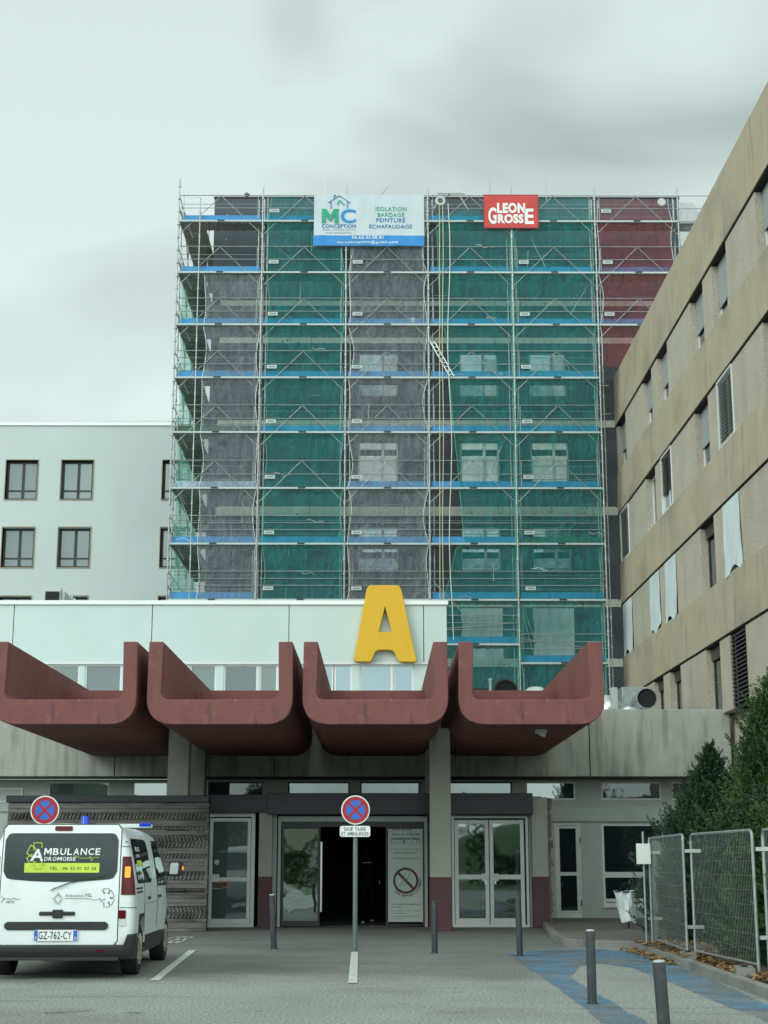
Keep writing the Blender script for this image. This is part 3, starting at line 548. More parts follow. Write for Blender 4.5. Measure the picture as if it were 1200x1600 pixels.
# ================================================================== LEFT PALE BUILDING
LY=62.; lb=thing('pale_building','pale rendered block with dark windows left behind the scaffold','building',(-12,LY,0))
lw=[]
for z0,z1 in ((16.13,17.8),(13.27,14.92),(10.4,12.05),(7.5,9.15)):
    for x0 in (-24.1,-19.8,-15.5,-13.2,-9.0): lw.append((x0,x0+1.31,z0,z1))
b=B(); wall_with_holes(b,-30,-5,0,19.3,LY,LY+.4,lw); b.build('wall','render_pale',lb)
B().box(-30,-5,LY+.4,LY+8,18.9,19.1).build('roof','grey_panel',lb)
b=B(); x=-30
while x<-5: b.box(x+.004,min(x+2.9,-5)-.004,LY-.06,LY+.45,19.3,19.42); x+=2.9
b.tube((-30,LY+.2,19.6),(-5,LY+.2,19.55),.02,6)
for k in range(9): b.tube((-29+k*3,LY+.2,19.42),(-29+k*3,LY+.2,19.6),.015,5)
b.build('roof_edge','coping',lb)
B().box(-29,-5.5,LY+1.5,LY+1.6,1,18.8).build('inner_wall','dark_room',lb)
w0=None
for (x0,x1,z0,z1) in lw:
    if w0 is None:
        b=B().frame(x0-.035,x1+.035,z0-.035,z1+.035,LY-.03,LY+.38,.035); w0=b.build('window','wood_trim',None,local=True)
        w0.parent=lb
        f=B().frame(x0,x1,z0,z1,LY+.22,LY+.3,.09); mx=x0+(x1-x0)*.52; f.box(mx-.055,mx+.055,LY+.22,LY+.3,z0+.09,z1-.09); f.box(x0+.09,mx-.055,LY+.22,LY+.3,z0+.38,z0+.44); f.box(mx+.055,x1-.09,LY+.22,LY+.3,z0+.38,z0+.44); f=f.build('frame','black_frame',w0,local=True)
        g=B().box(x0+.09,x1-.09,LY+.255,LY+.26,z0+.09,z1-.09).build('pane','glass_grey',w0,local=True)
        ref=(x0,z0); w0.location=(12,-LY,0)
    else: dup(w0,loc=(12+x0-ref[0],-LY,z0-ref[1]),parent=lb)

# ================================================================== CONCRETE WING (right)
ang=math.atan2(-1,.011)
wg=thing('concrete_wing','long weathered beige concrete wing with banded storeys on the right','building',(8.64,54.45,0),ang)
# local: x toward the camera along the facade, y inward, z up
WL=27.; RB=[(16.98,18.85),(13.72,15.2),(10.43,11.87),(7.1,8.55)]   # projecting bands
for z0,z1 in RB:
    b=B(); 
    x=-.3
    for L in [WL+.3]:
        b.hexa([(x,-.05,z0),(WL,-.05,z0),(WL,.3,z0),(x,.3,z0),(x,-.03,z1),(WL,-.03,z1),(WL,.3,z1),(x,.3,z1)])
    b.build('concrete_band','beige_band',wg,local=True)
    B().box(-.3,WL,-.02,.29,z0-.03,z0).build('shadow_joint','dark_joint',wg,local=True)  # dark joint strip, with the shadow line under the band painted in
B().box(-.3,WL,.3,9,18.5,18.7).build('roof','concrete_light',wg,local=True)
WY=[(53.75,52.05),(48.65,47.1),(46.1,44.5),(41.15,39.5),(38.4,36.75),(33.75,32.1),(31.,29.4)]
rows=[(15.2,16.93),(11.87,13.67),(8.55,10.38),(5.2,7.05)]
KIND=[['w','s','w','s','w','s','w'],['L','w','B','s','W','s','w'],['F','F','F','d','F','d','d'],['d','d','d','d','D','d','d']]
for ri,(z0,z1) in enumerate(rows):
    op=[(54.45-a,54.45-c) for a,c in WY]
    xs=[-.3]+[v for o_ in op for v in o_]+[WL]
    for a,c in zip(xs[0::2],xs[1::2]):
        n_=max(1,round((c-a)/2.6)); 
        for q in range(n_): B().box(a+(c-a)*q/n_+(.006 if q else 0),a+(c-a)*(q+1)/n_-(.006 if q<n_-1 else 0),.0,.3,z0+.002,z1).build('pebble_panel','beige_pebble',wg,local=True)
    for wi,(x0,x1) in enumerate(op):
        k=KIND[ri][wi]; W_=x1-x0
        fm={'w':'white_metal','s':'white_metal','L':'white_metal','B':'white_metal','W':'white_metal'}.get(k,'black_frame')
        dp=.2 if k in 'wsd' else .05
        x0+=.003; x1-=.003; fr=B().frame(x0,x1,z0,z1,dp,dp+.07,.07); fr.box((x0+x1)/2-.04,(x0+x1)/2+.04,dp,dp+.07,z0+.07,z1-.07)
        fr=fr.build('window',fm,wg,local=True)
        B().box(x0+.07,x1-.07,dp+.03,dp+.04,z0+.07,z1-.07).build('pane','glass_dark',fr,local=True)
        if k=='s' or (k=='w' and ri==0): B().box(x0+.01,x1-.01,dp-.03,dp-.004,z0+(z1-z0)*(.42 if wi!=4 else .3),z1-.01).build('roller_shutter','shutter_grey',fr,local=True)
        if k in 'LWBD':
            zb=z0+.1 if k!='B' else z0+(z1-z0)*.35
            q=B(); n_=int((z1-zb)/.1)
            for j in range(n_):
                zz=zb+j*(z1-zb)/n_; q.hexa([(x0+.06,-.01,zz),(x1-.04,-.01,zz),(x1-.04,.04,zz+.06),(x0+.06,.04,zz+.06),(x0+.06,-.01,zz+.018),(x1-.04,-.01,zz+.018),(x1-.04,.04,zz+.078),(x0+.06,.04,zz+.078)])
            q.build('louvre',{'L':'louvre_light','W':'louvre_light','B':'shutter_brown','D':'louvre_dark'}[k],fr,local=True)
            if k!='D': B().frame(x0,x1,z0,z1,-.03,.045,.05).build('louvre_frame','white_metal',fr,local=True)
        if k=='d' : B().box(x0+.03,x1-.03,dp-.06,dp-.004,z1-.32,z1-.01).build('shutter_box','shutter_brown',fr,local=True)
        if k=='F':
            rr=random.Random(ri*10+wi); ph=rr.uniform(0,6); tw_=rr.uniform(.0,.25)
            q=B(); q.grid(12,20,lambda s,t:(x0-.05+s*(W_+.1)+tw_*(1-t)*.6,-.015-.02*(1-t)*abs(math.sin(5*s+ph+2*t))-.018*abs(math.sin(9*s+ph-5*t))*(1.1-t),z0+.02+t*(z1-z0-.03)+(.1*math.sin(7*s+ph)*(1-t)**6)))
            q.build('foil_sheet','foil',fr,local=True,smooth=True,recalc=False)
B().box(-.3,WL,.3,.5,0,5.2).build('lower_wall','beige_pebble',wg,local=True)
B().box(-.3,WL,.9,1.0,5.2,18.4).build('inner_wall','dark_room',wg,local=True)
B().box(WL-.3,WL,.3,9,0,18.5).build('end_wall','beige_pebble',wg,local=True)

# ================================================================== ENTRANCE BUILDING
eb=thing('entrance_building','low concrete entrance building with white upper storey under the yellow letter','building',(0,40,0))
jx=[-14.8,-10.75,-6.7,-2.65,1.35,5.36,8.98]
for a,c in zip(jx,jx[1:]):
    b=B(); b.box(a+.012,c-.012,39.5,39.8,3.6,5.3); b.build('spandrel_panel','concrete_light',eb,bevel=.015)
B().box(-14.8,8.98,39.53,39.8,3.55,3.6).build('drip_joint','dark_joint',eb)
b=B(); b.box(-14.8,8.5,39.8,53.9,5.1,5.25); b.build('roof','grey_panel',eb)
# upper white storey
UY=41.0
for a,c in zip([-14,-9.82,-6.1,-2.42,1.2,1.83],[-9.82,-6.1,-2.42,1.2,1.83]): B().box(a+.01,c-.01,UY,UY+.2,6.7,8.25).build('white_panel','white_panel',eb,bevel=.008)
B().box(-14,1.83,UY+.02,UY+.19,6.72,8.2).build('panel_backing','dark_joint',eb)
b=B(); b.box(-14.05,1.86,UY-.05,UY+.26,8.25,8.36); b.build('roof_edge','coping',eb)
b=B(); b.box(1.6,1.82,UY+.2,UY+6,5.25,8.24); b.box(-14,1.6,UY+5.8,UY+6,5.25,8.24); b.box(-14,-13.8,UY+.2,UY+5.8,5.25,8.24); b.box(-13.8,1.6,UY+.26,UY+5.8,8.05,8.2); b.build('upper_wall','white_panel',eb)
B().box(-14,1.83,UY-.02,UY+.1,6.64,6.7).build('window_head','white_metal',eb)
B().box(-14,1.83,UY+.06,UY+.2,5.25,5.45).build('window_sill','white_metal',eb)
# windows of the upper storey (seen over the canopies)
def uw(u0,u1,m):
    x0,x1=PY(u0,1055,UY).x,PY(u1,1055,UY).x
    fr=B().frame(x0,x1,5.45,6.64,UY+.06,UY+.13,.05).build('window','white_metal',eb); B().box(x0+.05,x1-.05,UY+.09,UY+.1,5.5,6.59).build('pane',m,fr); return x0,x1
edges=[]
for u0,u1,m in ((-90,-60,'glass_mid'),(-58,10,'glass_mid'),(78,124,'glass_mid'),(132,190,'glass_grey'),(296,338,'glass_grey'),(349,403,'glass_sky'),(405,434,'glass_grey'),(505,521,'glass_blue'),(522,550,'glass_blue'),(562,613,'glass_blue'),(615,646,'glass_blue')): edges.append(uw(u0,u1,m))
b=B(); last=-14
for x0,x1 in edges:
    if x0-last>.02: B().box(last,x0,UY+.03,UY+.15,5.45,6.64).build('window_pier','white_panel',eb)
    last=x1
b.box(last,1.83,UY+.03,UY+.15,5.45,6.64); b.build('window_pier','white_panel',eb)
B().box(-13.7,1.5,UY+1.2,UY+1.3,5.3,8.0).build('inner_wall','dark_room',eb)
# ground floor wall at Y=40.2
GY=40.2
x=lambda u,v=1240:PY(u,v,GY).x; z=lambda v:PY(600,v,GY).z
cl=[]  # clerestory windows between v 1216 and 1242 : u0,u1,material
for u0,u1,m in ((75,170,'glass_grey'),(207,262,'glass_mid'),(325,410,'glass_dark'),(450,546,'glass_sky'),(563,656,'glass_sky'),(690,800,'glass_sky'),(822,899,'glass_mid'),(940,1033,'glass_dark'),(1050,1150,'glass_dark')): cl.append((x(u0),x(u1),3.05,3.5,m))
b=B(); wall_with_holes(b,-14.8,8.98,2.75,3.56,GY,GY+.2,cl); b.build('upper_lining','grey_panel',eb)
for (a,c,z0,z1,m) in cl:
    fr=B().frame(a,c,z0,z1,GY+.02,GY+.1,.035).build('window','white_metal' if c>4.5 or a<-6 else 'black_frame',eb); B().box(a+.035,c-.035,GY+.05,GY+.06,z0+.035,z1-.035).build('pane',m,fr)
lv=B().frame(x(-20),x(36),2.98,3.35,GY-.03,GY,.04)
for j in range(7): lv.box(x(-20)+.04,x(36)-.04,GY-.025,GY-.005,3.03+j*.045,3.05+j*.045)
lv.build('louvre','white_metal',eb)
b=B(); b.box(4.1,8.98,GY-.06,GY,2.5,2.86); b.build('lintel_panel','panel_mid',eb,bevel=.01)
# right part: side door, panel, window
da,dc=x(865),x(905); wa,wc=x(938),x(1036)
b=B(); wall_with_holes(b,4.1,8.98,.11,2.5,GY,GY+.2,[(da,dc,.11,2.45),(wa,wc,.42,2.45),(wc+.25,8.7,.42,2.45)]); b.build('lower_wall','panel_mid',eb)
b=B(); wall_with_holes(b,-14.8,4.1,.0,2.75,GY+.05,GY+.2,[(-4.1,3.6,0,2.7)]); b.build('lower_wall','grey_panel',eb)
def leaf(par,a,c,z0,z1,y,m,gm,mid=.45,w=.075,name='door'):
    d=B().frame(a,c,z0,z1,y,y+.06,w); zm=z0+(z1-z0)*mid; d.box(a+w,c-w,y,y+.06,zm-w*.6,zm+w*.6); d.box(a+w,c-w,y,y+.06,z0+w,z0+w+.09)
    d=d.build(name,m,par,bevel=.006); B().box(a+w,c-w,y+.025,y+.035,z0+w,z1-w).build('pane',gm,d); return d
d=leaf(eb,da+.05,dc-.04,.12,2.4,GY+.03,'white_metal','glass_dark',mid=.47); hh=B(); hh.box(dc-.03,dc,GY-.01,GY+.03,.4,.55); hh.box(dc-.03,dc,GY-.01,GY+.03,1.95,2.1); hh.build('hinge','black_frame',d)
B().frame(da,dc,.11,2.45,GY+.0,GY+.1,.045).build('door_frame','white_metal',eb)
fr=B().frame(wa,wc,.42,2.45,GY+.02,GY+.1,.06); fr.box(wa+.06,wc-.06,GY+.02,GY+.1,1.1,1.24); fr.box(wa+.06,wc-.06,GY+.02,GY+.1,.5,.58); fr=fr.build('window','white_metal',eb); B().box(wa+.06,wc-.06,GY+.055,GY+.065,.48,2.39).build('pane','glass_dark',fr)
fr=B().frame(wc+.25,8.7,.42,2.45,GY+.02,GY+.1,.06).build('window','white_metal',eb); B().box(wc+.31,8.64,GY+.055,GY+.065,.48,2.39).build('pane','glass_dark',fr)
b=B(); b.box(wa-.02,8.75,GY-.06,GY,.36,.42); b.build('sill','white_metal',eb)
# vestibule: dark header and doors at Y=37.2
VY=37.2; vx=lambda u,v=1350:PY(u,v,VY).x
b=B(); b.box(-4.07,-2.62,VY-.25,VY+.3,2.62,3.04); b.box(-2.62,3.62,VY-.4,VY+.3,2.58,3.07); b.build('header_beam','black_header',eb,bevel=.01)
B().box(-4.07,3.9,VY+.3,GY,2.9,3.02).build('vestibule_roof','black_header',eb)
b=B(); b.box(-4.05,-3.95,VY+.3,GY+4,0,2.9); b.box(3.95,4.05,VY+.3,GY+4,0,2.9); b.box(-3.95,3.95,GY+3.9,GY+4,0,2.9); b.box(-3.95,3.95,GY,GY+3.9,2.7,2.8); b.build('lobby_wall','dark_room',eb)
B().box(-3.95,3.95,VY+.3,GY+3.9,-.05,.02).build('lobby_floor','forecourt',eb)
# left single door
a,c=vx(320),vx(398); B().frame(a,c,0,2.62,VY-.02,VY+.1,.09).build('door_frame','white_metal',eb,bevel=.005)
d=leaf(eb,a+.1,c-.1,.02,2.5,VY,'white_metal','glass_grey',mid=.43,w=.08)
q=PY(336,1372,VY-.01); B().box(q.x-.1,q.x+.1,VY-.016,VY-.006,q.z-.09,q.z+.09).build('notice','paper',d)
q=PY(339,1347,VY+.02); B().lathe([(0,0),(.06,0),(.06,.004),(0,.004)],16,(q.x,VY+.018,q.z),'y').build('round_sticker','sheet_pale',d)
b=B(); b.path([PY(*t,VY+.014) for t in ((339,1381),(346,1379),(357,1377),(359,1381),(353,1387),(346,1384))],.012,5); b.build('orange_reflection','orange',d)  # orange squiggle painted on for lettering reflected in the door glass
# sliding entrance
a,c=vx(434),vx(668)
b=B(); b.box(a,a+.07,VY-.03,VY+.12,0,2.55); b.box(c-.07,c,VY-.03,VY+.12,0,2.55); b.box(a+.07,c-.07,VY-.03,VY+.12,2.42,2.55); b.build('door_frame','grey_panel',eb,bevel=.005)
B().box(a+.07,c-.07,VY+.0,VY+.11,2.3,2.42).build('door_track','black_frame',eb)
a1,c1=vx(440),vx(500); d=B().frame(a1,c1,.02,2.3,VY+.02,VY+.06,.05); d.box(a1+.05,c1-.05,VY+.02,VY+.06,.07,.15); d=d.build('sliding_door','black_frame',eb); B().box(a1+.05,c1-.05,VY+.035,VY+.042,.15,2.25).build('pane','glass_reflect',d)
B().box(c1+.01,c1+.05,VY-.0,VY+.03,.35,1.95).build('handle','alu',d)
a2,c2=vx(603),vx(664); d=B().frame(a2,c2,.02,2.3,VY+.02,VY+.06,.05).build('sliding_door','black_frame',eb); B().box(a2+.05,c2-.05,VY+.035,VY+.05,.12,2.25).build('poster_panel','poster',d)
PYl=VY+.03; pf=lambda xx,zz:(xx,PYl,zz)
def pit(s,u0,u1,vt,vb,**k): return (s,PY(u0,vt,PYl).x,PY(u1,vt,PYl).x,PY(600,vb,PYl).z,PY(600,vt,PYl).z,k)
bt(d,pf,'ink_dark',[pit('Vous entrez',612,644,1292,1298,bold=.02),pit('dans un hôpital',612,655,1300.5,1307,bold=.02),pit('Dans le cas, des aires et abris',611,656,1325,1328),pit('extérieurs restent autorisés',615,652,1330.5,1333.5),
  pit('Pour ne mettre en cause votre',611,656,1411,1414,bold=.01),pit('entourage,',611,628,1416,1419,bold=.01),pit('Un espace tabac est à votre disposition',611,656,1422,1424.5),pit('à l’extérieur',613,636,1426,1428),pit('Renseignements auprès du personnel',613,656,1430.5,1433),pit('à l’accueil',612,630,1434,1436)])
b=B(); q0,q1=PY(611,1309,PYl),PY(656,1318,PYl); b.box(q0.x,q1.x,PYl-.002,PYl,q1.z,q0.z); q0,q1=PY(611,1341,PYl),PY(656,1341.8,PYl); b.box(q0.x,q1.x,PYl-.002,PYl,q1.z,q0.z); b.build('poster_bar','ink_grey',d)
bt(d,lambda xx,zz:(xx,PYl-.005,zz),'ink_white',[pit('sans tabac',612,655,1310,1317.5,bold=.05)])
cc=PY(634,1376,PYl); rO,rI=.3,.245; b=B(); n_=40
for i in range(n_):
    t0,t1=2*math.pi*i/n_,2*math.pi*(i+1)/n_; b.add([(cc.x+rO*math.cos(t0),PYl-.003,cc.z+rO*math.sin(t0)),(cc.x+rO*math.cos(t1),PYl-.003,cc.z+rO*math.sin(t1)),(cc.x+rI*math.cos(t1),PYl-.003,cc.z+rI*math.sin(t1)),(cc.x+rI*math.cos(t0),PYl-.003,cc.z+rI*math.sin(t0))],[(0,1,2,3)])
s_=.707; w_=.03
b.add([(cc.x-rI*s_-w_*s_,PYl-.004,cc.z+rI*s_-w_*s_),(cc.x-rI*s_+w_*s_,PYl-.004,cc.z+rI*s_+w_*s_),(cc.x+rI*s_+w_*s_,PYl-.004,cc.z-rI*s_+w_*s_),(cc.x+rI*s_-w_*s_,PYl-.004,cc.z-rI*s_-w_*s_)],[(0,1,2,3)]); b.build('no_smoking_symbol','column_maroon',d,recalc=False)
b=B()
for ox in (-.05,.05):
    p_=Vector((cc.x-.1+ox,PYl-.002,cc.z-.13)); q_=p_+Vector((.12,0,.2)); b.path([p_,q_],.012,4); b.path([q_+Vector((-.02,0,.0)),q_+Vector((.03,0,.06)),q_+Vector((-.01,0,.1))],.007,4)
b.build('cigarette_drawing','ink_grey',d)
b=B(); s='HORS ESPACES AUTORISÉS'
for i,ch in enumerate(s):
    if ch==' ': continue
    th=R(225)+R(140)*(i/(len(s)-1)); pts,fs=text_mesh(ch,-.02,.02,-.022,.022,bold=.03); r_=.345
    b.add([(cc.x+(r_-pz)*math.cos(th)-px*math.sin(th)*1,PYl-.003,cc.z+(r_-pz)*math.sin(th)+px*math.cos(th)) for px,pz in pts],fs)
b.build('curved_lettering','ink_dark',d,recalc=False)
# right double door
a,c=vx(706),vx(826); B().frame(a,c,0,2.56,VY-.02,VY+.1,.06).build('door_frame','white_metal',eb,bevel=.005)
m_=(a+c)/2-.02
for (p_,q_,hx) in ((a+.07,m_-.01,m_-.18),(m_+.01,c-.1,m_+.05)):
    d=leaf(eb,p_,q_,.02,2.46,VY,'white_metal','glass_door',mid=.46,w=.09); B().box(hx,hx+.16,VY-.015,VY-.002,1.05,1.22).build('notice','paper',d)
    B().box(hx+.06,hx+.1,VY-.05,VY-.016,.98,1.05).build('handle','alu',d)
q=PY(719,1300,VY); B().prism([(q.x-.05,q.z+.12),(q.x+.2,q.z+.12),(q.x+.14,q.z-.08),(q.x-.05,q.z-.08)],VY-.012,VY-.002).build('paper_sheet','sheet_pale',eb)
bt(eb,lambda xx,zz:(xx,VY-.016,zz),'ink_dark',[('N',q.x-.02,q.x+.07,q.z-.05,q.z+.08,dict(bold=.0,shear=.3))])
# pillars of the vestibule
for (ua,uc,mm) in ((403,424,0),(833,858,0)):
    a,c=PY(ua,1400,VY-.2).x,PY(uc,1400,VY-.2).x
    nm=B(); nm.box(a,c,VY-.22,VY+.28,1.15,2.98); nm=nm.build('pillar','column_concrete',eb,bevel=.01); B().box(a-.003,c+.003,VY-.223,VY+.283,0,1.15).build('painted_foot','column_maroon',nm,bevel=.01)
b=B(); b.box(vx(424)+.01,vx(432),VY+.0,VY+.2,0,2.6); b.box(vx(671),vx(704),VY+.05,VY+.25,0,2.6); b.box(vx(827),vx(833),VY+.02,VY+.25,0,2.6); b.build('door_jamb','grey_panel',eb)
b=B(); b.box(vx(670),vx(705),VY+.02,VY+.05,0,1.15); b.build('painted_foot','column_maroon',eb)
# relief walls
RZ=lambda v:PY(600,v,34.95).z; RT=RZ(1254)
def relief(x0,x1,y0,label,rows,along='x'):
    w=thing('relief_wall',label,'wall',((x0+x1)/2,y0,0))
    b=B(); rng=random.Random(3); zz=0.; 
    rz=sorted(rows)
    zlist=[]; cur=0
    for lo,hi in rz:
        while cur<lo-.02:
            h=min(rng.choice([.07,.1,.13]),lo-cur); zlist.append((cur,cur+h,False)); cur+=h
        zlist.append((lo,hi,True)); cur=hi
    while cur<RT-.01: h=min(rng.choice([.09,.13]),RT-cur); zlist.append((cur,cur+h,False)); cur+=h
    for lo,hi,rl in zlist:
        if not rl: dp=rng.uniform(0,.035); b.box(x0,x1,y0-dp,y0+.26,lo+.004,hi-.004)
        else:
            b.box(x0,x1,y0+.03,y0+.26,lo+.002,hi-.002); h=hi-lo; n_=max(1,round(h/.13)); 
            for r_ in range(n_):
                za=lo+r_*h/n_; zb=za+h/n_; xx=x0+.02; sg=1 if r_%2==0 else -1
                while xx<x1-.1:
                    wd=rng.uniform(.035,.05); sl=.05*sg; d1=rng.uniform(.0,.03)
                    b.hexa([(xx-sl*.5+.03,y0-d1,za+.008),(xx-sl*.5+wd+.03,y0-d1-.01,za+.008),(xx-sl*.5+wd+.03,y0+.03,za+.008),(xx-sl*.5+.03,y0+.03,za+.008),(xx+sl*.5+.03,y0-d1-.012,zb-.008),(xx+sl*.5+wd+.03,y0-d1,zb-.008),(xx+sl*.5+wd+.03,y0+.03,zb-.008),(xx+sl*.5+.03,y0+.03,zb-.008)])
                    xx+=rng.uniform(.075,.095)
    b.build('relief_courses','relief',w); B().box(x0-.05,x1,y0-.07,y0+.35,RT+.005,RZ(1243)).build('cap','black_header',w,bevel=.01); return w
relief(PY(6,1400,34.95).x,PY(323,1400,34.95).x,34.95,'dark carved relief wall of horizontal courses behind the white ambulance',[(RZ(1280),RZ(1270)),(RZ(1297),RZ(1291)),(RZ(1325),RZ(1305)),(RZ(1341),RZ(1334)),(RZ(1375),RZ(1362)),(RZ(1393),RZ(1388)),(RZ(1435),RZ(1416))])
B().box(-8.35,-8.05,35.3,40.1,0,2.8).build('return_wall','relief',bpy.data.objects['relief_wall'])
# narrow relief end beside the right pillar (runs back to the facade)
w=thing('relief_wall','narrow rough stone relief edge between the right entrance pillar and side door','wall',(4.15,38.6,0)); b=B(); rng=random.Random(9); zz=0
xr=PY(858,1400,37.).x
while zz<2.9: h=rng.uniform(.05,.1); b.box(xr+.005,xr+.06+rng.uniform(0,.06),36.98+rng.uniform(0,.04),40.1,zz+.003,zz+h-.003); zz+=h
b.build('stone_courses','relief',w)
# canopies
CX=[-7.64,-4.57,-1.51,1.56]; CW=2.88
labs=['leftmost red concrete canopy trough, cut by the left edge','red concrete canopy trough second from the left','red concrete canopy trough directly below the yellow letter','rightmost red concrete canopy trough with a small camera underneath']
def canopy_mesh(x0):
    x1=x0+CW; t=.28; zb,zt,zf=4.11,5.74,4.6
    outer=roundpoly([(x0+.02,zt),(x0,zb),(x1,zb),(x1-.02,zt)],[0,.55,.55,0],8)
    inner=roundpoly([(x1-t-.02,zt),(x1-t,zf),(x0+t,zf),(x0+t+.02,zt)],[0,.16,.16,0],5)
    b=B(); b.prism(outer+inner,30.3,39.48); return b
for i,x0 in enumerate(CX):
    c_=thing('canopy',labs[i],'canopy',(x0+CW/2,34.9,4.11),0,'red concrete canopy troughs')
    canopy_mesh(x0).build('trough','red_concrete',c_,smooth=True,bevel=.012)
    B().box(x0+.285,x0+CW-.285,36.2,36.4,4.58,5.42).build('cross_wall','red_concrete',c_,bevel=.01)
cm=PY(846,1139,31.5); c_=thing('security_camera','small pale security camera fixed beneath the rightmost red canopy','camera',(cm.x,31.5,4.0)); B().box(cm.x-.12,cm.x+.1,31.4,31.6,4.03,4.11).build('mount','sheet_pale',c_); b=B(); b.tube((cm.x+.04,31.4,3.99),(cm.x-.02,31.6,4.04),.04,8); b.build('body','white_metal',c_)
B().box(vx(2),vx(3),0,0,0,0) if False else None
# columns under the canopies
def column(uc,Y,w,lab):
    xc=PY(uc,1300,Y).x; c_=thing('column',lab,'column',(xc,Y+w/2,0),0,'concrete canopy columns')
    B().box(xc-w/2,xc+w/2,Y,Y+w,1.15,4.45).build('shaft','column_concrete',c_,bevel=.015); B().box(xc-w/2-.004,xc+w/2+.004,Y-.004,Y+w+.004,0,1.15).build('painted_foot','column_maroon',c_,bevel=.015)
column(275.5,35.26,.47,'front concrete column rising above the carved wall, left of the doors'); column(688.5,35.2,.47,'front concrete column with maroon foot between sliding entrance and double door')
column(304.5,38.6,.42,'rear concrete column half hidden behind the left front column'); column(679,38.6,.42,'rear concrete column mostly hidden behind the column by the sliding entrance')
# ---- letter A
lp=lambda px,py:(lambda p:(p.x,p.z))(PY(450+px/2.353,900+py/2.353,UY-.2))
outl=[lp(*q) for q in ((293,36),(412,36),(471,314),(409,314),(388,270),(322,270),(304,314),(242,312))]
outl=roundpoly(outl,[.13,.13,.06,.06,.12,.12,.06,.06],6)
hole=roundpoly([lp(*q) for q in ((357,106),(384,208),(331,208))],[.08,.04,.04],5)
cu=bpy.data.curves.new('a','CURVE'); cu.dimensions='2D'; cu.fill_mode='BOTH'; cu.extrude=.075; cu.bevel_depth=.012; cu.bevel_resolution=1
for pl in (outl,hole):
    sp=cu.splines.new('POLY'); sp.points.add(len(pl)-1); sp.use_cyclic_u=True
    for i_,(px,pz) in enumerate(pl): sp.points[i_].co=(px,pz,0,1)
ob=bpy.data.objects.new('a',cu); COL.objects.link(ob); bpy.context.view_layer.update()
me=bpy.data.meshes.new_from_object(ob.evaluated_get(bpy.context.evaluated_depsgraph_get())); bpy.data.objects.remove(ob)
b=B(); b.add([(v.co.x,UY-.14-v.co.z,v.co.y) for v in me.vertices],[tuple(p.vertices) for p in me.polygons]); bpy.data.meshes.remove(me)
la=b.build('letter_sign','yellow'); tag(la,'large yellow letter A standing on the white upper wall above the entrance','sign')
b=B(); 
for dx in (-.5,.5): b.box(.13+dx-.03,.13+dx+.03,UY-.07,UY+.0,6.85,6.9)
b.build('bracket','alu',la)
# ---- things on the roofs
def rbox(u0,u1,v0,v1,Y,dz=.8): p_,q_=PY(u0,v1,Y),PY(u1,v0,Y); return p_.x,q_.x,Y,Y+dz,p_.z,q_.z
t=thing('air_duct','grey rectangular rooftop duct with dark hood on the white roof left','duct',(-9,44,8.2))
x0,x1=PY(69,930,43.5).x,PY(95,930,43.5).x; _z=PY(80,918,43.5).z; b=B(); b.prism([(43.5,8.2),(43.5,_z-.08),(43.6,_z),(47,_z),(47,8.2)],x0,x1,axis='x'); b.build('body','grey_panel',t,bevel=.02); B().box(x0+.04,x1-.04,43.47,43.49,8.25,_z-.12).build('mouth','dark_room',t)
b=B()
for k in range(8): b.box(x1,x1+.06,43.7+k*.4,43.76+k*.4,8.2,_z-.01)
b.build('rib','alu',t)
Y=41.5; t=thing('ventilation_unit','metal ventilation box with foil duct and round black mouth on the right roof','ventilation',(PY(985,1100,Y).x,Y,5.25))
x0,x1,_,_,z0,z1=rbox(972,1012,1073,1092,Y+.6); B().box(x0,x1,Y+.6,Y+1.6,5.3,z1).build('box','galvanised',t,bevel=.02)
x0,x1,_,_,z0,z1=rbox(956,965,1074,1095,Y); B().box(x0,x1,Y,Y+.15,5.5,z1).build('switch_box','grey_panel',t,bevel=.01)
cc=PY(1011,1091,Y-.2); b=B(); b.lathe([(.26,1.2),(.26,0),(.285,0),(.285,1.2)],24,(cc.x,Y-.2,cc.z),'y'); b.build('round_duct','galvanised',t,smooth=True); B().lathe([(0,.0),(.25,.0),(.25,.02),(0,.02)],24,(cc.x,Y-.14,cc.z),'y').build('mouth','dark_room',t)
x0,x1,_,_,z0,z1=rbox(945,1005,1084,1106,Y+.1); q=B(); q.grid(16,8,lambda s,t_:(x0+s*(x1-x0),Y+.1+.12*math.sin(9*s)*math.cos(5*t_)+.3*t_,5.27+t_*(z1-5.27)*(.75+.25*math.sin(5*s+1)))); q.build('foil_wrap','alu',t,smooth=True,recalc=False)
Y=44; cc=PY(790,1080,Y); t=thing('round_duct','dark round duct mouth showing over the rightmost canopy rim','duct',(cc.x,Y,5.25)); B().lathe([(.32,1.5),(.32,0),(.36,0),(.36,1.5)],24,(cc.x,Y,cc.z),'y').build('shell','black_frame',t,smooth=True); B().lathe([(0,.05),(.31,.05)],24,(cc.x,Y,cc.z),'y').build('mouth','dark_room',t)
cc=PY(766,1075,Y); tag(B().tube((cc.x,Y,5.25),(cc.x,Y,PY(766,1060,Y).z),.045,10).tube((cc.x,Y,PY(766,1063,Y).z),(cc.x,Y,PY(766,1060,Y).z),.06,10).build('vent_pipe','sheet_pale',smooth=True),'thin pale vent pipe beside the dark round duct','pipe')
cc=PY(837,1078,Y); tag(B().lathe([(0,.3),(.2,.27),(.35,.15),(.4,0)],14,(cc.x,Y,cc.z-.2)).build('white_bag','sheet_pale',smooth=True),'white bag on the roof behind the rightmost canopy','bag')

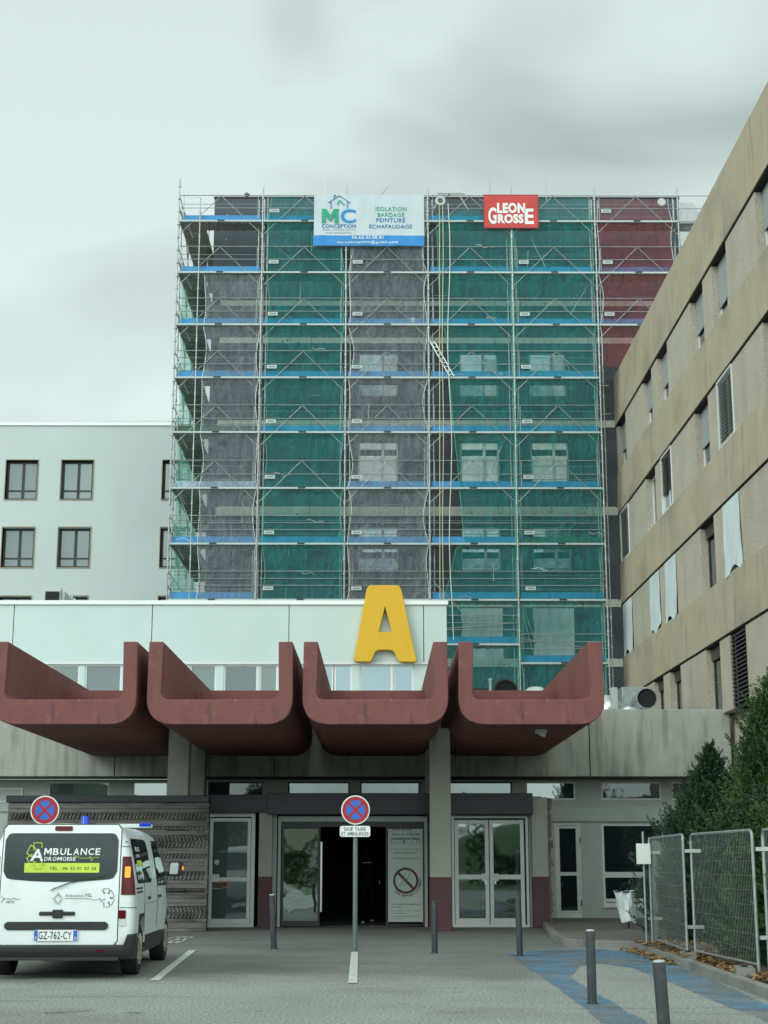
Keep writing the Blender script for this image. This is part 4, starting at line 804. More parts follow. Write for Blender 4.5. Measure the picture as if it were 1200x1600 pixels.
# ================================================================== SIGNS
def disc(b,c,r0,r1,y,mi=0,n=36,a0=0,a1=2*math.pi):
    for i in range(n):
        t0,t1=a0+(a1-a0)*i/n,a0+(a1-a0)*(i+1)/n
        b.add([(c[0]+r1*math.cos(t0),y,c[1]+r1*math.sin(t0)),(c[0]+r1*math.cos(t1),y,c[1]+r1*math.sin(t1)),(c[0]+r0*math.cos(t1),y,c[1]+r0*math.sin(t1)),(c[0]+r0*math.cos(t0),y,c[1]+r0*math.sin(t0))],[(0,1,2,3)],mi)
def sign(X,Y,zc,r,lab,plate=False):
    s=thing('no_stopping_sign',lab,'road sign',(X,Y,0),0,'round blue and red road signs')
    b=B(); b.tube((X,Y+.06,0),(X,Y+.06,zc+.1),.042,12); b.build('pole','pole_grey',s,smooth=True)
    B().lathe([(0,-.0),(r,-.0),(r,.02),(0,.02)],40,(X,Y,zc),'y').build('disc','sign_white',s)
    b=B(); disc(b,(X,zc),r*.66,r*.92,Y-.004)
    w=r*.085
    for sg in (1,-1):
        d=Vector((.707,.707*sg)); n_=Vector((-d.y,d.x))*w; L=r*.7
        b.add([(X+d.x*k*L+n_.x*j,Y-.0065-.001*sg,zc+d.y*k*L+n_.y*j) for k,j in ((-1,-1),(1,-1),(1,1),(-1,1))],[(0,1,2,3)])
    b.build('red_ring','sign_red',s,recalc=False)
    b=B(); disc(b,(X,zc),0.001,r*.665,Y-.003); b.build('blue_field','sign_blue',s,recalc=False)
    if plate:
        x0,x1=PY(531,1299,Y).x,PY(578.5,1299,Y).x; z0,z1=PY(555,1307.5,Y).z,PY(555,1290.5,Y).z
        p=B().prism(roundpoly([(x0,z0),(x1,z0),(x1,z1),(x0,z1)],.04),Y-.01,Y+.01).build('text_plate','sign_white',s)
        h=z1-z0; bt(p,lambda a,c:(a,Y-.014,c),'ink_dark',[('SAUF TAXIS',x0+.07,x1-.08,z0+h*.54,z0+h*.88,dict(bold=.03)),('ET AMBULANCES',x0+.03,x1-.03,z0+h*.12,z0+h*.44,dict(bold=.03))])
Y=27.0; q=PY(555.5,1265.5,Y); sign(q.x,Y,q.z,.247,'round no-stopping sign with a white text plate on a grey pole before the entrance',True)
q=PY(70,1266,Y); sign(q.x,Y,q.z,.247,'round no-stopping sign rising behind the white ambulance')

# ================================================================== BOLLARDS
def boll(X,Y,h,lab,rx=0,ry=0,r=.052,cap=True):
    o=thing('bollard',lab,'bollard',(X,Y,0),0,'dark grey metal bollards')
    B().lathe([(r*1.0,0),(r,h-.02),(r*.97,h-.004)],18,(0,0,0)).build('tube','bollard_grey',o,smooth=True,local=True)
    B().lathe([(r*.97,h-.004),(r*.8,h+.01),(0,h+.014)],18).build('cap','bollard_cap' if cap else 'bollard_grey',o,smooth=True,local=True)
    B().lathe([(r*1.25,0),(r*1.25,.02),(r,.022)],18).build('collar','bollard_grey',o,smooth=True,local=True)
    o.rotation_euler=(rx,ry,0)
boll(-1.83,27.9,.92,'slightly leaning thin bollard left of the sliding entrance',0,R(-3.2),.052); boll(.93,26.6,.83,'thin bollard standing right of the road sign pole',0,0,.05,False); boll(2.27,25.7,.92,'thin bollard in front of the double door',0,R(-1),.05,False)
boll(2.27,17.1,.76,'pale-capped bollard standing beside the blue ground paint',0,0,.05); boll(2.16,12.15,.74,'nearest bollard at the bottom edge of the blue paint',0,R(-2.5),.05); boll(-5.58,21.9,.8,'bollard at the left picture edge in front of the ambulance bumper',0,R(2),.085,False)

# ================================================================== AMBULANCE
van=thing('ambulance','white ambulance van parked left of the entrance with a lit orange tail lamp','ambulance',(-4.17,20.65,0),R(1.3))
HZ=[.26,.36,.42,.5,.8,1.05,1.2,1.35,1.5,1.65,1.76,1.84,1.9,1.945,1.97,1.98]; HH=[.92,.95,.96,.968,.978,.975,.962,.938,.908,.875,.845,.805,.745,.65,.45,.0]
half=lambda z:float(np.interp(z,HZ,HH))
yr=lambda z:.06+.085*max(0,z-.95)**1.4+(.0 if z>.5 else 0)
def topz(y): return float(np.interp(y,[0,3.0,3.6,4.0,4.45,4.75,4.92,5.0],[1.98,1.98,1.93,1.7,1.2,1.07,.9,.7]))
st=[('r',0,.085,.05),('r',.012,.05,.028),('r',.04,.022,.01),('r',.085,.006,.002),('r',.15,0,0),('y',.6),('y',1.2),('y',2.),('y',2.8),('y',3.4),('y',3.8),('y',4.2),('y',4.5),('y',4.75),('y',4.9),('y',4.98)]
rings=[]; nzv=len(HZ)
for s_ in st:
    ring=[]
    for z_,h_ in zip(HZ,HH):
        if s_[0]=='r': zz=z_-(s_[3] if z_>1.7 else 0); y_=yr(z_)+s_[1]+(.03 if z_>1.93 and s_[1]<.02 else 0); hh=max(0,h_-s_[2])
        else:
            y_=s_[1]; tz=topz(y_); k=(tz-.26)/(1.98-.26); zz=.26+(z_-.26)*k if tz<1.979 else z_
            hh=h_*float(np.interp(y_,[0,4.,4.6,4.98],[1,1,.93,.72])); 
        ring.append((hh,y_,zz))
    rings.append(ring)
b=B(); vs=[]
for ring in rings: vs+=[(x_,y_,z_) for x_,y_,z_ in ring]+[(-x_,y_,z_) for x_,y_,z_ in ring]
K=2*nzv; fs=[]
for i in range(len(rings)-1):
    for j in range(nzv-1):
        fs.append((i*K+j,i*K+j+1,(i+1)*K+j+1,(i+1)*K+j)); fs.append((i*K+nzv+j,(i+1)*K+nzv+j,(i+1)*K+nzv+j+1,i*K+nzv+j+1))
    fs.append((i*K,(i+1)*K,(i+1)*K+nzv,i*K+nzv))
for i in (0,len(rings)-1):
    for j in range(nzv-1): fs.append((i*K+j,i*K+nzv+j,i*K+nzv+j+1,i*K+j+1))
b.add(vs,fs); body=b.build('body',['van_white','plastic_black'],van,local=True)
bm=bmesh.new(); bm.from_mesh(body.data); bmesh.ops.remove_doubles(bm,verts=bm.verts,dist=1e-4); bmesh.ops.recalc_face_normals(bm,faces=bm.faces); bm.to_mesh(body.data); bm.free()
AX=[(1.0,),(4.1,)]; WR=.335
cut=[]
for (ya,) in AX:
    for sg in (1,-1):
        c=B(); n_=28; c.tube((sg*.62,ya,WR+.02),(sg*1.1,ya,WR+.02),.405,n_); o=c.build('cut','plastic_black',van,local=True); cut.append(o)
        md=body.modifiers.new('b','BOOLEAN'); md.operation='DIFFERENCE'; md.object=o; md.solver='EXACT'
bpy.context.view_layer.update(); me=bpy.data.meshes.new_from_object(body.evaluated_get(bpy.context.evaluated_depsgraph_get()))
body.modifiers.clear(); body.data=me
for o in cut: bpy.data.objects.remove(o)
me.materials.clear(); me.materials.append(M['van_white']); me.materials.append(M['plastic_black'])
for p in me.polygons:
    c=p.center; inw=any(math.hypot(c.y-ya,c.z-WR-.02)<.4 for (ya,) in AX) and abs(c.x)>.6 and c.z<.8
    p.material_index=1 if (c.z<.42 or inw or (abs(c.x)>.9 and c.z<.5)) else 0
    if abs(c.x)>.9 and .5<c.z<1.2 and not inw: p.material_index=0
me.polygons.foreach_set('use_smooth',[True]*len(me.polygons)); me.set_sharp_from_angle(angle=R(40))
rmap=lambda e:(lambda x_,z_:(x_,yr(z_)-e,z_)); smap=lambda e:(lambda y_,z_:(half(z_)+e,y_,z_))
def patch(name,m,x0,x1,lo,hi,mp_,par=van,nx=24,nz_=8,th=.0,smooth=True):
    b=B(); b.grid(nx,nz_,lambda s,t:(lambda x_:mp_(x_,lo(x_)+(hi(x_)-lo(x_))*t))(x0+(x1-x0)*s)); return b.build(name,m,par,local=True,smooth=smooth,recalc=False)
def rc(x0,x1,lo,hi,r):     # rounded-corner limits
    def k(x_): d=min(x_-x0,x1-x_); return 0 if d>r else r-math.sqrt(max(0,r*r-(r-d)**2))
    return (lambda x_:lo(x_)+k(x_)),(lambda x_:hi(x_)-k(x_))
vu=lambda u,v=1300:(u-98+(v-1300)*.055)/116.5; vz=lambda v:1.47-(v-1348)/121.
def rpatch(name,m,u0,u1,vt,vb,e,r=.02,par=van,bow=0):
    vm=(vt+vb)/2 if vb-vt<100 else 1300; x0,x1=vu(u0,vm),vu(u1,vm); xm=(x0+x1)/2; lo,hi=rc(x0,x1,lambda x_:vz(vb)+bow*((x_-xm)/(x1-x0)*2)**2,lambda x_:vz(vt),r); return patch(name,m,x0,x1,lo,hi,rmap(e),par,nx=36)
rpatch('tailgate_seal','plastic_black',7,189,1287.5,1475.5,.0015,.06)
tg=rpatch('tailgate','van_white',8.6,187.5,1289,1474,.006,.055)
rpatch('rear_window','van_glass',9,182,1302,1377.5,.012,.09,tg,bow=.045)
rpatch('brake_light','lamp_red',86,113,1291,1298.5,.014,.012,tg)
rpatch('trim_strip','plastic_black',9.5,166,1438.5,1451,.022,.03,tg)
hb=B()
for (u0,u1,v0,v1,e) in ((62,116,1423,1429,.03),(82,98,1420,1433,.035)):
    x0,x1=vu(u0,1427),vu(u1,1427); za,zb=vz(v1),vz(v0); hb.hexa([(x0,yr(za)-e,za),(x1,yr(za)-e,za),(x1,yr(za),za),(x0,yr(za),za),(x0,yr(zb)-e,zb),(x1,yr(zb)-e,zb),(x1,yr(zb),zb),(x0,yr(zb),zb)])
hb.build('tailgate_handle','plastic_black',tg,local=True,bevel=.012)
pl=rpatch('number_plate','sign_white',54,120,1450.8,1467.5,.03,.008,tg); rpatch('plate_band','sign_blue',54.6,60,1451.4,1467,.033,.004,pl); rpatch('plate_band','sign_blue',113.5,119.4,1451.4,1467,.033,.004,pl)
def vt(par,m,items,e,name='lettering'):
    b=B()
    for s,u0,u1,v0,v1,k in items: text(b,s,vu(u0,v0),vu(u1,v0),vz(v1),vz(v0),rmap(e),**k)
    return b.build(name,m,par,local=True,recalc=False)
vt(pl,'ink_dark',[('GZ-762-CY',61.5,111.5,1453.2,1465,dict(bold=.012))],.034); vt(pl,'ink_white',[('F',56,58.6,1461,1465.5,{}),('26',114.6,118.4,1461,1465.5,{})],.036)
vt(tg,'ink_white',[('A',49,69,1326.5,1345.5,dict(bold=.045,shear=.08)),('MBULANCE',70,155.5,1325.5,1336,dict(bold=.04,shear=.08)),('DROMOISE',70,118,1339,1345,dict(bold=.03,shear=.08))],.0165)
rpatch('green_strip','lime',39.5,153.5,1348.5,1363.3,.0145,.002,tg)
vt(tg,'ink_dark',[('TÉL : 06 32 01 22 26',78,149,1353,1359,dict(bold=.02,shear=.15))],.0175)
def stroke(par,m,pts,r,e,name):
    b=B(); b.path([rmap(e)(vu(u,v),vz(v)) for u,v in pts],r,4); return b.build(name,m,par,local=True)
def star(cx,cy,s,skip=()):
    P_=[]
    for k in range(6):
        a=R(90-60*k); d=Vector((math.cos(a),math.sin(a))); n_=Vector((-d.y,d.x)); 
        for q_ in (n_*.38+d*.42,n_*.38+d*1.,-n_*.38+d*1.,-n_*.38+d*.42): P_.append((cx+q_.x*s*.8,cy-q_.y*s))
    return P_
sp=star(60,1337,20); stroke(tg,'lime',sp[23:]+sp[0:3]+[(66,1325)],.006,.015,'star_outline'); stroke(tg,'lime',sp[12:24],.006,.015,'star_outline'); stroke(tg,'lime',[(54,1350),(54,1357),(65.5,1357),(65.5,1349),(72,1352)],.006,.019,'star_outline')
stroke(tg,'lime',[(116,1337),(121,1339),(126,1341),(138,1341),(140,1338),(142,1345),(144,1340),(153,1340)],.004,.0165,'pulse_line')
sp=star(164,1402,14); stroke(tg,'ink_dark',sp[22:]+sp[0:16],.0035,.009,'star_outline')
stroke(tg,'ink_grey',[(100,1403),(137,1403),(142,1405),(151,1405),(154,1402),(156,1408),(158,1404),(163,1404)],.004,.009,'pulse_line')
vt(tg,'ink_grey',[('Ambulance',101,130,1396,1401,dict(shear=.25,bold=.01))],.009); vt(tg,'ink_dark',[('VSL',132,142,1395.5,1400.5,dict(bold=.01,shear=.1)),('PETIT',13,25,1407,1410.5,dict(bold=.02))],.009); stroke(tg,'ink_dark',[(5,1400),(9,1403),(5,1409),(9,1404),(14,1403),(19,1405),(24,1402),(28,1405),(34,1403)],.003,.009,'pulse_line')
stroke(tg,'alu',[(90,1394),(96,1402),(90,1411),(84,1402),(90,1394)],.014,.014,'diamond_badge')
stroke(tg,'plastic_black',[(80,1391),(85,1388),(108,1379)],.009,.03,'wiper'); stroke(tg,'plastic_black',[(108,1379),(135,1374),(162,1369)],.007,.022,'wiper')
# bumper
b=B(); 
prof=[(.25,.03),(.28,.0),(.37,-.03),(.42,-.025),(.435,.03)]
def bump_pt(s,z_,y0):
    w=.985; 
    if abs(s)<=1: x_=s*.86; return (x_,y0,z_)
    t=(abs(s)-1); a=min(1,t)*math.pi/2; x_=.86+.125*math.sin(a); y_=y0+.14*(1-math.cos(a))+max(0,t-1)*.35
    return (math.copysign(x_,s),y_,z_)
ss=[-2.9,-2,-1.75,-1.5,-1.25,-1,-.5,0,.5,1,1.25,1.5,1.75,2,2.9]
b.add([bump_pt(s_,z_+(.13 if abs(s_)>1.2 and k_>=3 else 0),y_) for k_,(z_,y_) in enumerate(prof) for s_ in ss],[(j*len(ss)+i,j*len(ss)+i+1,(j+1)*len(ss)+i+1,(j+1)*len(ss)+i) for j in range(4) for i in range(len(ss)-1)])
bp=b.build('bumper','plastic_black',van,local=True,smooth=True,recalc=False)
B().box(vu(158),vu(171),-.036,-.028,.35,.375).build('reflector','lamp_red',bp,local=True); B().box(-.8,.8,.0,.6,.24,.33).build('underside','plastic_black',van,local=True)
b=B(); b.tube((-.72,.1,.27),(-.72,.5,.27),.03,10); b.build('exhaust','alu',van,local=True)
# tail lamps
def lamp(sg,z0,z1,m,name,par,x0=.80,e=.012,wrap=.22):
    b=B(); nn=6; rows_=[]
    for j in range(nn+1):
        z_=z0+(z1-z0)*j/nn; h_=half(z_); r_=[(x0,yr(z_)-e+.008),(h_-.085,yr(z_)-e),(h_-.04,yr(z_)+.015-e),(h_-.0,yr(z_)+.06),(h_+.006,yr(z_)+wrap*.6),(h_+.004,yr(z_)+wrap)]
        rows_+= [(sg*a,c_,z_) for a,c_ in r_]
    b.add(rows_,[(j*6+i,j*6+i+1,(j+1)*6+i+1,(j+1)*6+i) for j in range(nn) for i in range(5)]); return b.build(name,m,par,local=True,smooth=True,recalc=False)
for sg in (1,-1):
    tl=lamp(sg,1.06,1.55,'lamp_red','tail_light',van,wrap=.1); 
    if sg==1: rpatch('indicator','lamp_amber',192.5,201,1354,1371,.016,.012,tl)
    l2=rpatch('lower_light','lamp_red',98-6.6+sg*96-5.5,98-6.6+sg*96+5.5,1421,1434,.014,.01); rpatch('reversing_light','lamp_clear',98-7+sg*96-5.5,98-7+sg*96+5.5,1434.5,1445,.014,.01,l2)
for zz in (1.68,.9):
    b=B(); h_=half(zz); b.path([(.79,yr(zz)-.008,zz),(h_-.06,yr(zz)+.005,zz),(h_-.015,yr(zz)+.03,zz),(h_+.002,yr(zz)+.1,zz),(h_+.003,yr(zz)+.28,zz-.01)],.0045,4); b.build('shut_line','plastic_black',van,local=True)
b=B(); b.lathe([(0,-.008),(.012,-.006),(.012,0)],10,(.84,yr(1.72)+.012,1.74),'y'); b.build('hinge_cap','plastic_black',van,local=True)
b=B(); b.lathe([(0,-.008),(.022,-.006),(.022,0)],12,(.86,yr(.6)+.015,.63),'y'); b.build('tow_cap','plastic_black',van,local=True)
# side glazing, right side
def sp_(name,m,y0,y1,z0,z1,e,r=.05,par=van,lo=None,hi=None):
    l_,h_=rc(y0,y1,lo or (lambda y_:z0),hi or (lambda y_:z1),r); return patch(name,m,y0,y1,l_,h_,smap(e),par,nx=20,nz_=8)
for sgn in (1,-1):
    smap=(lambda sg_:(lambda e:(lambda y_,z_:(sg_*(half(z_)+e),y_,z_))))(sgn)
    sp_('side_window_seal','plastic_black',.42,2.02,1.2,1.79,.004,.07); w_=sp_('side_window','van_glass',.44,1.14,1.22,1.77,.008,.07); w2=sp_('side_window','van_glass',1.2,2.0,1.22,1.77,.008,.07)
    if sgn==1:
        sp_('window_sticker','lime',.6,1.1,1.42,1.5,.011,.003,w_); b=B(); text(b,'AMBULANCE',.62,1.08,1.62,1.68,lambda y_,z_:(half(z_)+.012,y_,z_),bold=.03); text(b,'DROMOISE',.62,1.0,1.54,1.58,lambda y_,z_:(half(z_)+.012,y_,z_),bold=.02); b.build('lettering','ink_white',w_,local=True,recalc=False)
        b=B(); text(b,'AMBULANCE',.6,.98,1.08,1.11,lambda y_,z_:(half(z_)+.004,y_,z_),bold=.03); text(b,'Trafic',.3,.6,1.0,1.03,lambda y_,z_:(half(z_)+.004,y_,z_)) if False else None; b.box(.3,.95,0,0,0,0) if False else None; b.build('lettering','ink_grey',van,local=True,recalc=False)
        for zz in (1.075,1.125): sp_('side_stripe','plastic_black',.3,.95,zz,zz+.022,.004,.003)
    sp_('door_window_seal','plastic_black',2.66,3.72,1.14,1.79,.004,.06,hi=lambda y_:min(1.79,1.79-(y_-3.25)*1.1)); sp_('door_window','van_glass',2.7,3.68,1.17,1.76,.008,.06,hi=lambda y_:min(1.76,1.76-(y_-3.25)*1.1))
    for y_ in (1.16,2.62,3.85):                                           # shut lines
        b=B(); b.path([smap(.0035)(y_+(0 if zz<.9 else 0),zz) for zz in np.linspace(.56,1.2 if y_<2 else 1.85,10)],.004,4); b.build('shut_line','plastic_black',van,local=True)
    for y_ in (1.5,2.75):
        b=B(); b.hexa([(sgn*(half(1.0)+e_),yy,zz) for zz in (.975,1.01) for e_,yy in ((.0,y_),(.0,y_+.2),(.025,y_+.19),(.025,y_+.01))]); b.build('door_handle','plastic_black',van,local=True)
    b=B(); b.path([smap(.004)(y_,.93) for y_ in np.linspace(.9,2.5,8)],.005,4); b.build('slide_rail','shutter_grey',van,local=True)
    # mirror
    mr_=B(); mx_=sgn*1.12; mr_.prism(roundpoly([(mx_-.1,1.27),(mx_+.11,1.27),(mx_+.12,1.5),(mx_-.08,1.5)],.05),3.55,3.68); mr_.box(min(sgn*.92,mx_),max(sgn*.92,mx_),3.6,3.66,1.28,1.34); mr_=mr_.build('door_mirror','plastic_black',van,local=True,bevel=.015)
    B().prism(roundpoly([(mx_-.08,1.3),(mx_+.05,1.3),(mx_+.06,1.47),(mx_-.065,1.47)],.03),3.54,3.549).build('mirror_glass','alu',mr_,local=True)
    if sgn==1: B().box(mx_+.105,mx_+.128,3.56,3.64,1.36,1.42).build('indicator','lamp_amber',mr_,local=True)
patch('windscreen','van_glass',-.78,.78,lambda x_:0,lambda x_:1,lambda x_,t:(x_*(1-.06*t),4.42-.44*t+.0,1.25+t*.5+.02),nx=10)
for sgn in (1,-1):
  for (ya,) in AX:
    xo=sgn*.955; t=B(); pr_=[(.2,-.1),(.29,-.115),(.325,-.105),(.335,-.06),(.335,.06),(.325,.105),(.29,.115),(.2,.1)]
    t.lathe(pr_,32,(xo-sgn*.115,ya,WR),'x'); wl=t.build('wheel',['tyre'],van,local=True,smooth=True)
    rm=B(); rm.lathe([(.2,-.02),(.215,.0),(.2,.012),(.05,.03),(0,.03)] if sgn>0 else [(.2,.02),(.215,0),(.2,-.012),(.05,-.03),(0,-.03)],32,(xo-sgn*.03,ya,WR),'x')
    for k in range(8):
        a=k*math.pi/4; rm.tube((xo-sgn*.0,ya+.04*math.cos(a),WR+.04*math.sin(a)),(xo-sgn*.012,ya+.2*math.cos(a),WR+.2*math.sin(a)),.02,6)
    rm.build('rim','rim',wl,local=True,smooth=True)
b=B(); bx_=vu(109); b.lathe([(.065,1.97),(.065,1.99),(.058,2.0),(.058,2.06),(.05,2.085),(0,2.09)],18,(bx_,1.3,.02)); b.build('beacon','beacon_blue',van,local=True,smooth=True)
b=B(); b.box(.0,.85,2.72,2.86,1.975,2.035); lbx=b.build('light_bar','sheet_pale',van,local=True,bevel=.015); B().box(.66,.84,2.715,2.865,1.99,2.05).build('lens','beacon_blue',lbx,local=True,bevel=.01)

# ================================================================== FENCE PANELS
def hpanel(p,q,lab,zb=.03,H=1.86,n=1):
    p,q=Vector(p+(zb,)),Vector(q+(zb,)); mid=(p+q)/2; o=thing('mesh_barrier',lab,'barrier',(mid.x,mid.y,0),0,'mesh site barriers')
    u_=Vector((0,0,1)); L=(q-p).length; d=(q-p).normalized(); r=.1
    b=B(); pts=[p]; 
    for k in range(7): a=R(180-15*k); pts.append(p+d*(r+r*math.cos(a))+u_*(H-r+r*math.sin(a)))
    for k in range(7): a=R(90-15*k); pts.append(q-d*r+d*r*math.cos(a)+u_*(H-r+r*math.sin(a)))
    pts.append(q); b.path(pts,.021,8); b.tube(p+u_*.15,q+u_*.15,.016,6); b.build('tube_frame','galvanised',o,smooth=True)
    b=B(); n_=int(L/.075)
    for k in range(1,n_): x_=p+d*L*k/n_; b.tube(x_+u_*.15,x_+u_*(H-.01),.0014,3,cap=False)
    for k in range(1,9): zz=.15+k*(H-.17)/9; b.tube(p+u_*zz,q+u_*zz,.0014,3,cap=False)
    b.build('wire_mesh','wire',o)
    for z_ in (1.62,.5): B().box(q.x-.1,q.x+.14,q.y-.03,q.y+.03,z_,z_+.05).build('clamp','alu',o)
    return o
def foot(X,Y,lab,z=.1,a=0):
    o=thing('concrete_block',lab,'concrete block',(X,Y,z),a,'concrete feet of the site barriers'); B().prism(roundpoly([(-.36,0),(.36,0),(.33,.13),(-.33,.13)],.02),-.12,.12).build('block','kerb_stone',o,local=True,bevel=.012); B().box(-.05,.05,-.04,.04,.13,.15).build('socket','dark_joint',o,local=True); return o
hpanel((4.93,20.76),(4.76,24.0),'wire mesh fence panel standing in front of the tall green conifer'); hpanel((4.66,24.1),(4.78,27.6),'wire mesh fence panel seen at a slant beside the leaf litter'); hpanel((5.0,17.2),(5.03,20.6),'wire mesh fence panel cut by the right picture edge'); hpanel((4.73,27.55),(5.6,30.6),'far wire mesh fence panel leading back to the side window')
foot(4.66,24.05,'concrete barrier foot on the kerb by the brown leaves',.03,R(80)); foot(4.72,20.66,'pale concrete fence foot near the right edge of the picture',.03,R(80)); foot(4.85,17.1,'nearest concrete fence foot at the bottom right corner',.03,R(80))
q=PY(1001,1478,27.6); o=thing('notice_board','white notice sheet fixed to a thin fence post near the side window','notice',(4.62,27.5,.1)); b=B(); b.tube((4.62,27.5,.1),(4.62,27.5,2.0),.02,8); b.build('post','galvanised',o); x0,x1=PY(995,1334,27.4).x,PY(1017,1334,27.4).x; z0,z1=PY(1000,1350,27.4).z,PY(1000,1318,27.4).z; B().box(x0,x1,27.44,27.45,z0,z1).build('sheet','paper',o)
# wrapped bin by the window
bx=PY(978,1450,33.5); o=thing('bin_bag','silvery plastic bag hanging on a bin stand beneath the side window','bin bag',(bx.x,33.5,.11))
b=B(); nn=26; 
def bag(s,t):
    a=2*math.pi*s; r=.2*(1-.25*t)*(1+.12*math.sin(5*a+3*t)+.07*math.sin(9*a-6*t)); zz=.78-.62*t+.02*math.sin(3*a)
    return (bx.x+r*math.cos(a)+.06*t*t,33.5+r*math.sin(a),zz+.1)
b.grid(nn,14,bag); b.build('bag','foil',o,smooth=True,recalc=False); b=B(); b.tube((bx.x+.1,33.75,.1),(bx.x+.1,33.75,.95),.02,8); b.lathe([(.2,0),(.215,.0),(.215,.03),(.2,.03)],20,(bx.x,33.5,.86)); b.build('stand','black_frame',o)

# ================================================================== PLANTS
def conifer(X,Y,H,Rb,lab,m,seed,nb=1500,z0=.1,cat='tree',shape=.75):
    rg=np.random.default_rng(seed); o=thing('conifer',lab,cat,(X,Y,z0),0,'dark green conifers behind the site fence')
    b=B(); b.path([(X,Y,z0),(X+.04,Y,z0+H*.4),(X-.02,Y+.02,z0+H*.85)],.07,8)
    for k in range(14): a=k*2.4; zz=z0+.3+H*.7*k/14; b.tube((X,Y,zz),(X+.5*Rb*math.cos(a),Y+.5*Rb*math.sin(a),zz+.35),.02,5,r2=.008)
    b.build('trunk','bark',o,smooth=True)
    h=rg.random(nb)**.85; a=rg.random(nb)*2*np.pi
    lob=1+.16*np.sin(3*a+seed+4*h)+.1*np.sin(7*a-9*h+seed)+.08*np.sin(19*h+2*a)
    Rr=Rb*np.where(h<.25,.8+.8*h,1.0*(1-((h-.25)/.75))**shape)*lob; Rr=np.maximum(Rr,.06)
    V=[];Fc=[]; nl=30
    far=np.where(rg.random(nb)<.16,1.28,1.); tip=np.stack([np.cos(a)*Rr*far*rg.uniform(.65,1.12,nb),np.sin(a)*Rr*far*rg.uniform(.65,1.12,nb),h*H*.97+.02+.15*(far>1)],1)
    L=rg.uniform(.28,.6,nb); out_=np.stack([np.cos(a),np.sin(a),rg.uniform(.25,1.3,nb)+h*1.1],1); out_/=np.linalg.norm(out_,axis=1)[:,None]
    for j in range(nl):
        t=(j+.5)/nl; p=tip-out_*(L*(1-t))[:,None]; p[:,2]-=.05*(1-t)*L*np.sin(t*3)
        side=np.cross(out_,[0,0,1.]); side/=np.linalg.norm(side,axis=1)[:,None]; upv=np.cross(side,out_)
        ang_=rg.uniform(0,6.28,nb); sv=side*np.cos(ang_)[:,None]+upv*np.sin(ang_)[:,None]
        d=out_*.75+sv*rg.uniform(.35,.9,nb)[:,None]; d/=np.linalg.norm(d,axis=1)[:,None]
        ll=rg.uniform(.05,.11,nb)*(1.15-.5*t); w=rg.uniform(.007,.014,nb)
        n2=np.cross(d,rg.normal(size=(nb,3))); n2/=np.linalg.norm(n2,axis=1)[:,None]
        V.append(np.stack([p-n2*w[:,None],p+d*(ll*.5)[:,None]-n2*(w*1.2)[:,None],p+d*ll[:,None],p+d*(ll*.5)[:,None]+n2*(w*1.2)[:,None]],1))
    V=np.concatenate(V).reshape(-1,3)
    me=bpy.data.meshes.new('foliage'); n_=len(V)//4
    me.vertices.add(len(V)); me.vertices.foreach_set('co',V.astype(np.float32).ravel()); me.loops.add(n_*4); me.loops.foreach_set('vertex_index',np.arange(n_*4,dtype=np.int32)); me.polygons.add(n_); me.polygons.foreach_set('loop_start',np.arange(0,n_*4,4,dtype=np.int32)); me.polygons.foreach_set('loop_total',np.full(n_,4,dtype=np.int32)); me.update(); me.validate(); me.materials.append(M[m])
    c=bpy.data.objects.new('foliage',me); COL.objects.link(c); c.parent=o; return o
conifer(6.5,30.5,3.7,1.15,'smaller dark conifer standing left of the tall green conifer','yew_b',11,2600,shape=.75)
conifer(6.85,26.4,4.75,1.25,'tall green conifer rising above the fence at the right edge','yew_a',12,4200,shape=.6)
conifer(7.0,28.6,3.5,1.1,'middle conifer filling the gap between the smaller and tall conifers','yew_b',17,2600,shape=.6)
conifer(6.1,23.2,2.3,.95,'low dense conifer close behind the slanting fence panels','yew_a',13,3600,shape=.35)
conifer(6.2,25.4,2.5,.95,'low dense conifer half hidden between the smaller and tall conifers','yew_b',14,3200,shape=.4)
conifer(6.55,20.8,2.6,1.0,'low conifer cut by the right picture edge','yew_a',15,1700,shape=.35)
conifer(5.9,28.6,2.75,.95,'low dark conifer in front of the side window','yew_b',16,2800,shape=.4)
# leaf litter
rg=np.random.default_rng(5); b=B()
for _ in range(1500):
    t=rg.random(); y_=28.1-t*8.5; x_=4.68+abs(rg.normal())*.25*(1.6 if y_>25 else .8)
    if rg.random()<.25: x_=4.35+rg.normal()*.12; y_=27.6-rg.random()*4.5
    zz=(.13 if 4.4<x_<4.56 else ((.045 if y_<26.45 else .12) if x_>=4.56 else .012))+rg.random()*.03; a=rg.random()*6.28; s_=rg.uniform(.03,.06)
    ca,sa=math.cos(a),math.sin(a); b.add([(x_+ca*s_,y_+sa*s_,zz),(x_-sa*s_*.6,y_+ca*s_*.6,zz+rg.random()*.03),(x_-ca*s_,y_-sa*s_,zz+rg.random()*.02),(x_+sa*s_*.6,y_-ca*s_*.6,zz)],[(0,1,2,3)])
tag(b.build('leaf_litter','dead_leaf',recalc=False),kind='stuff')

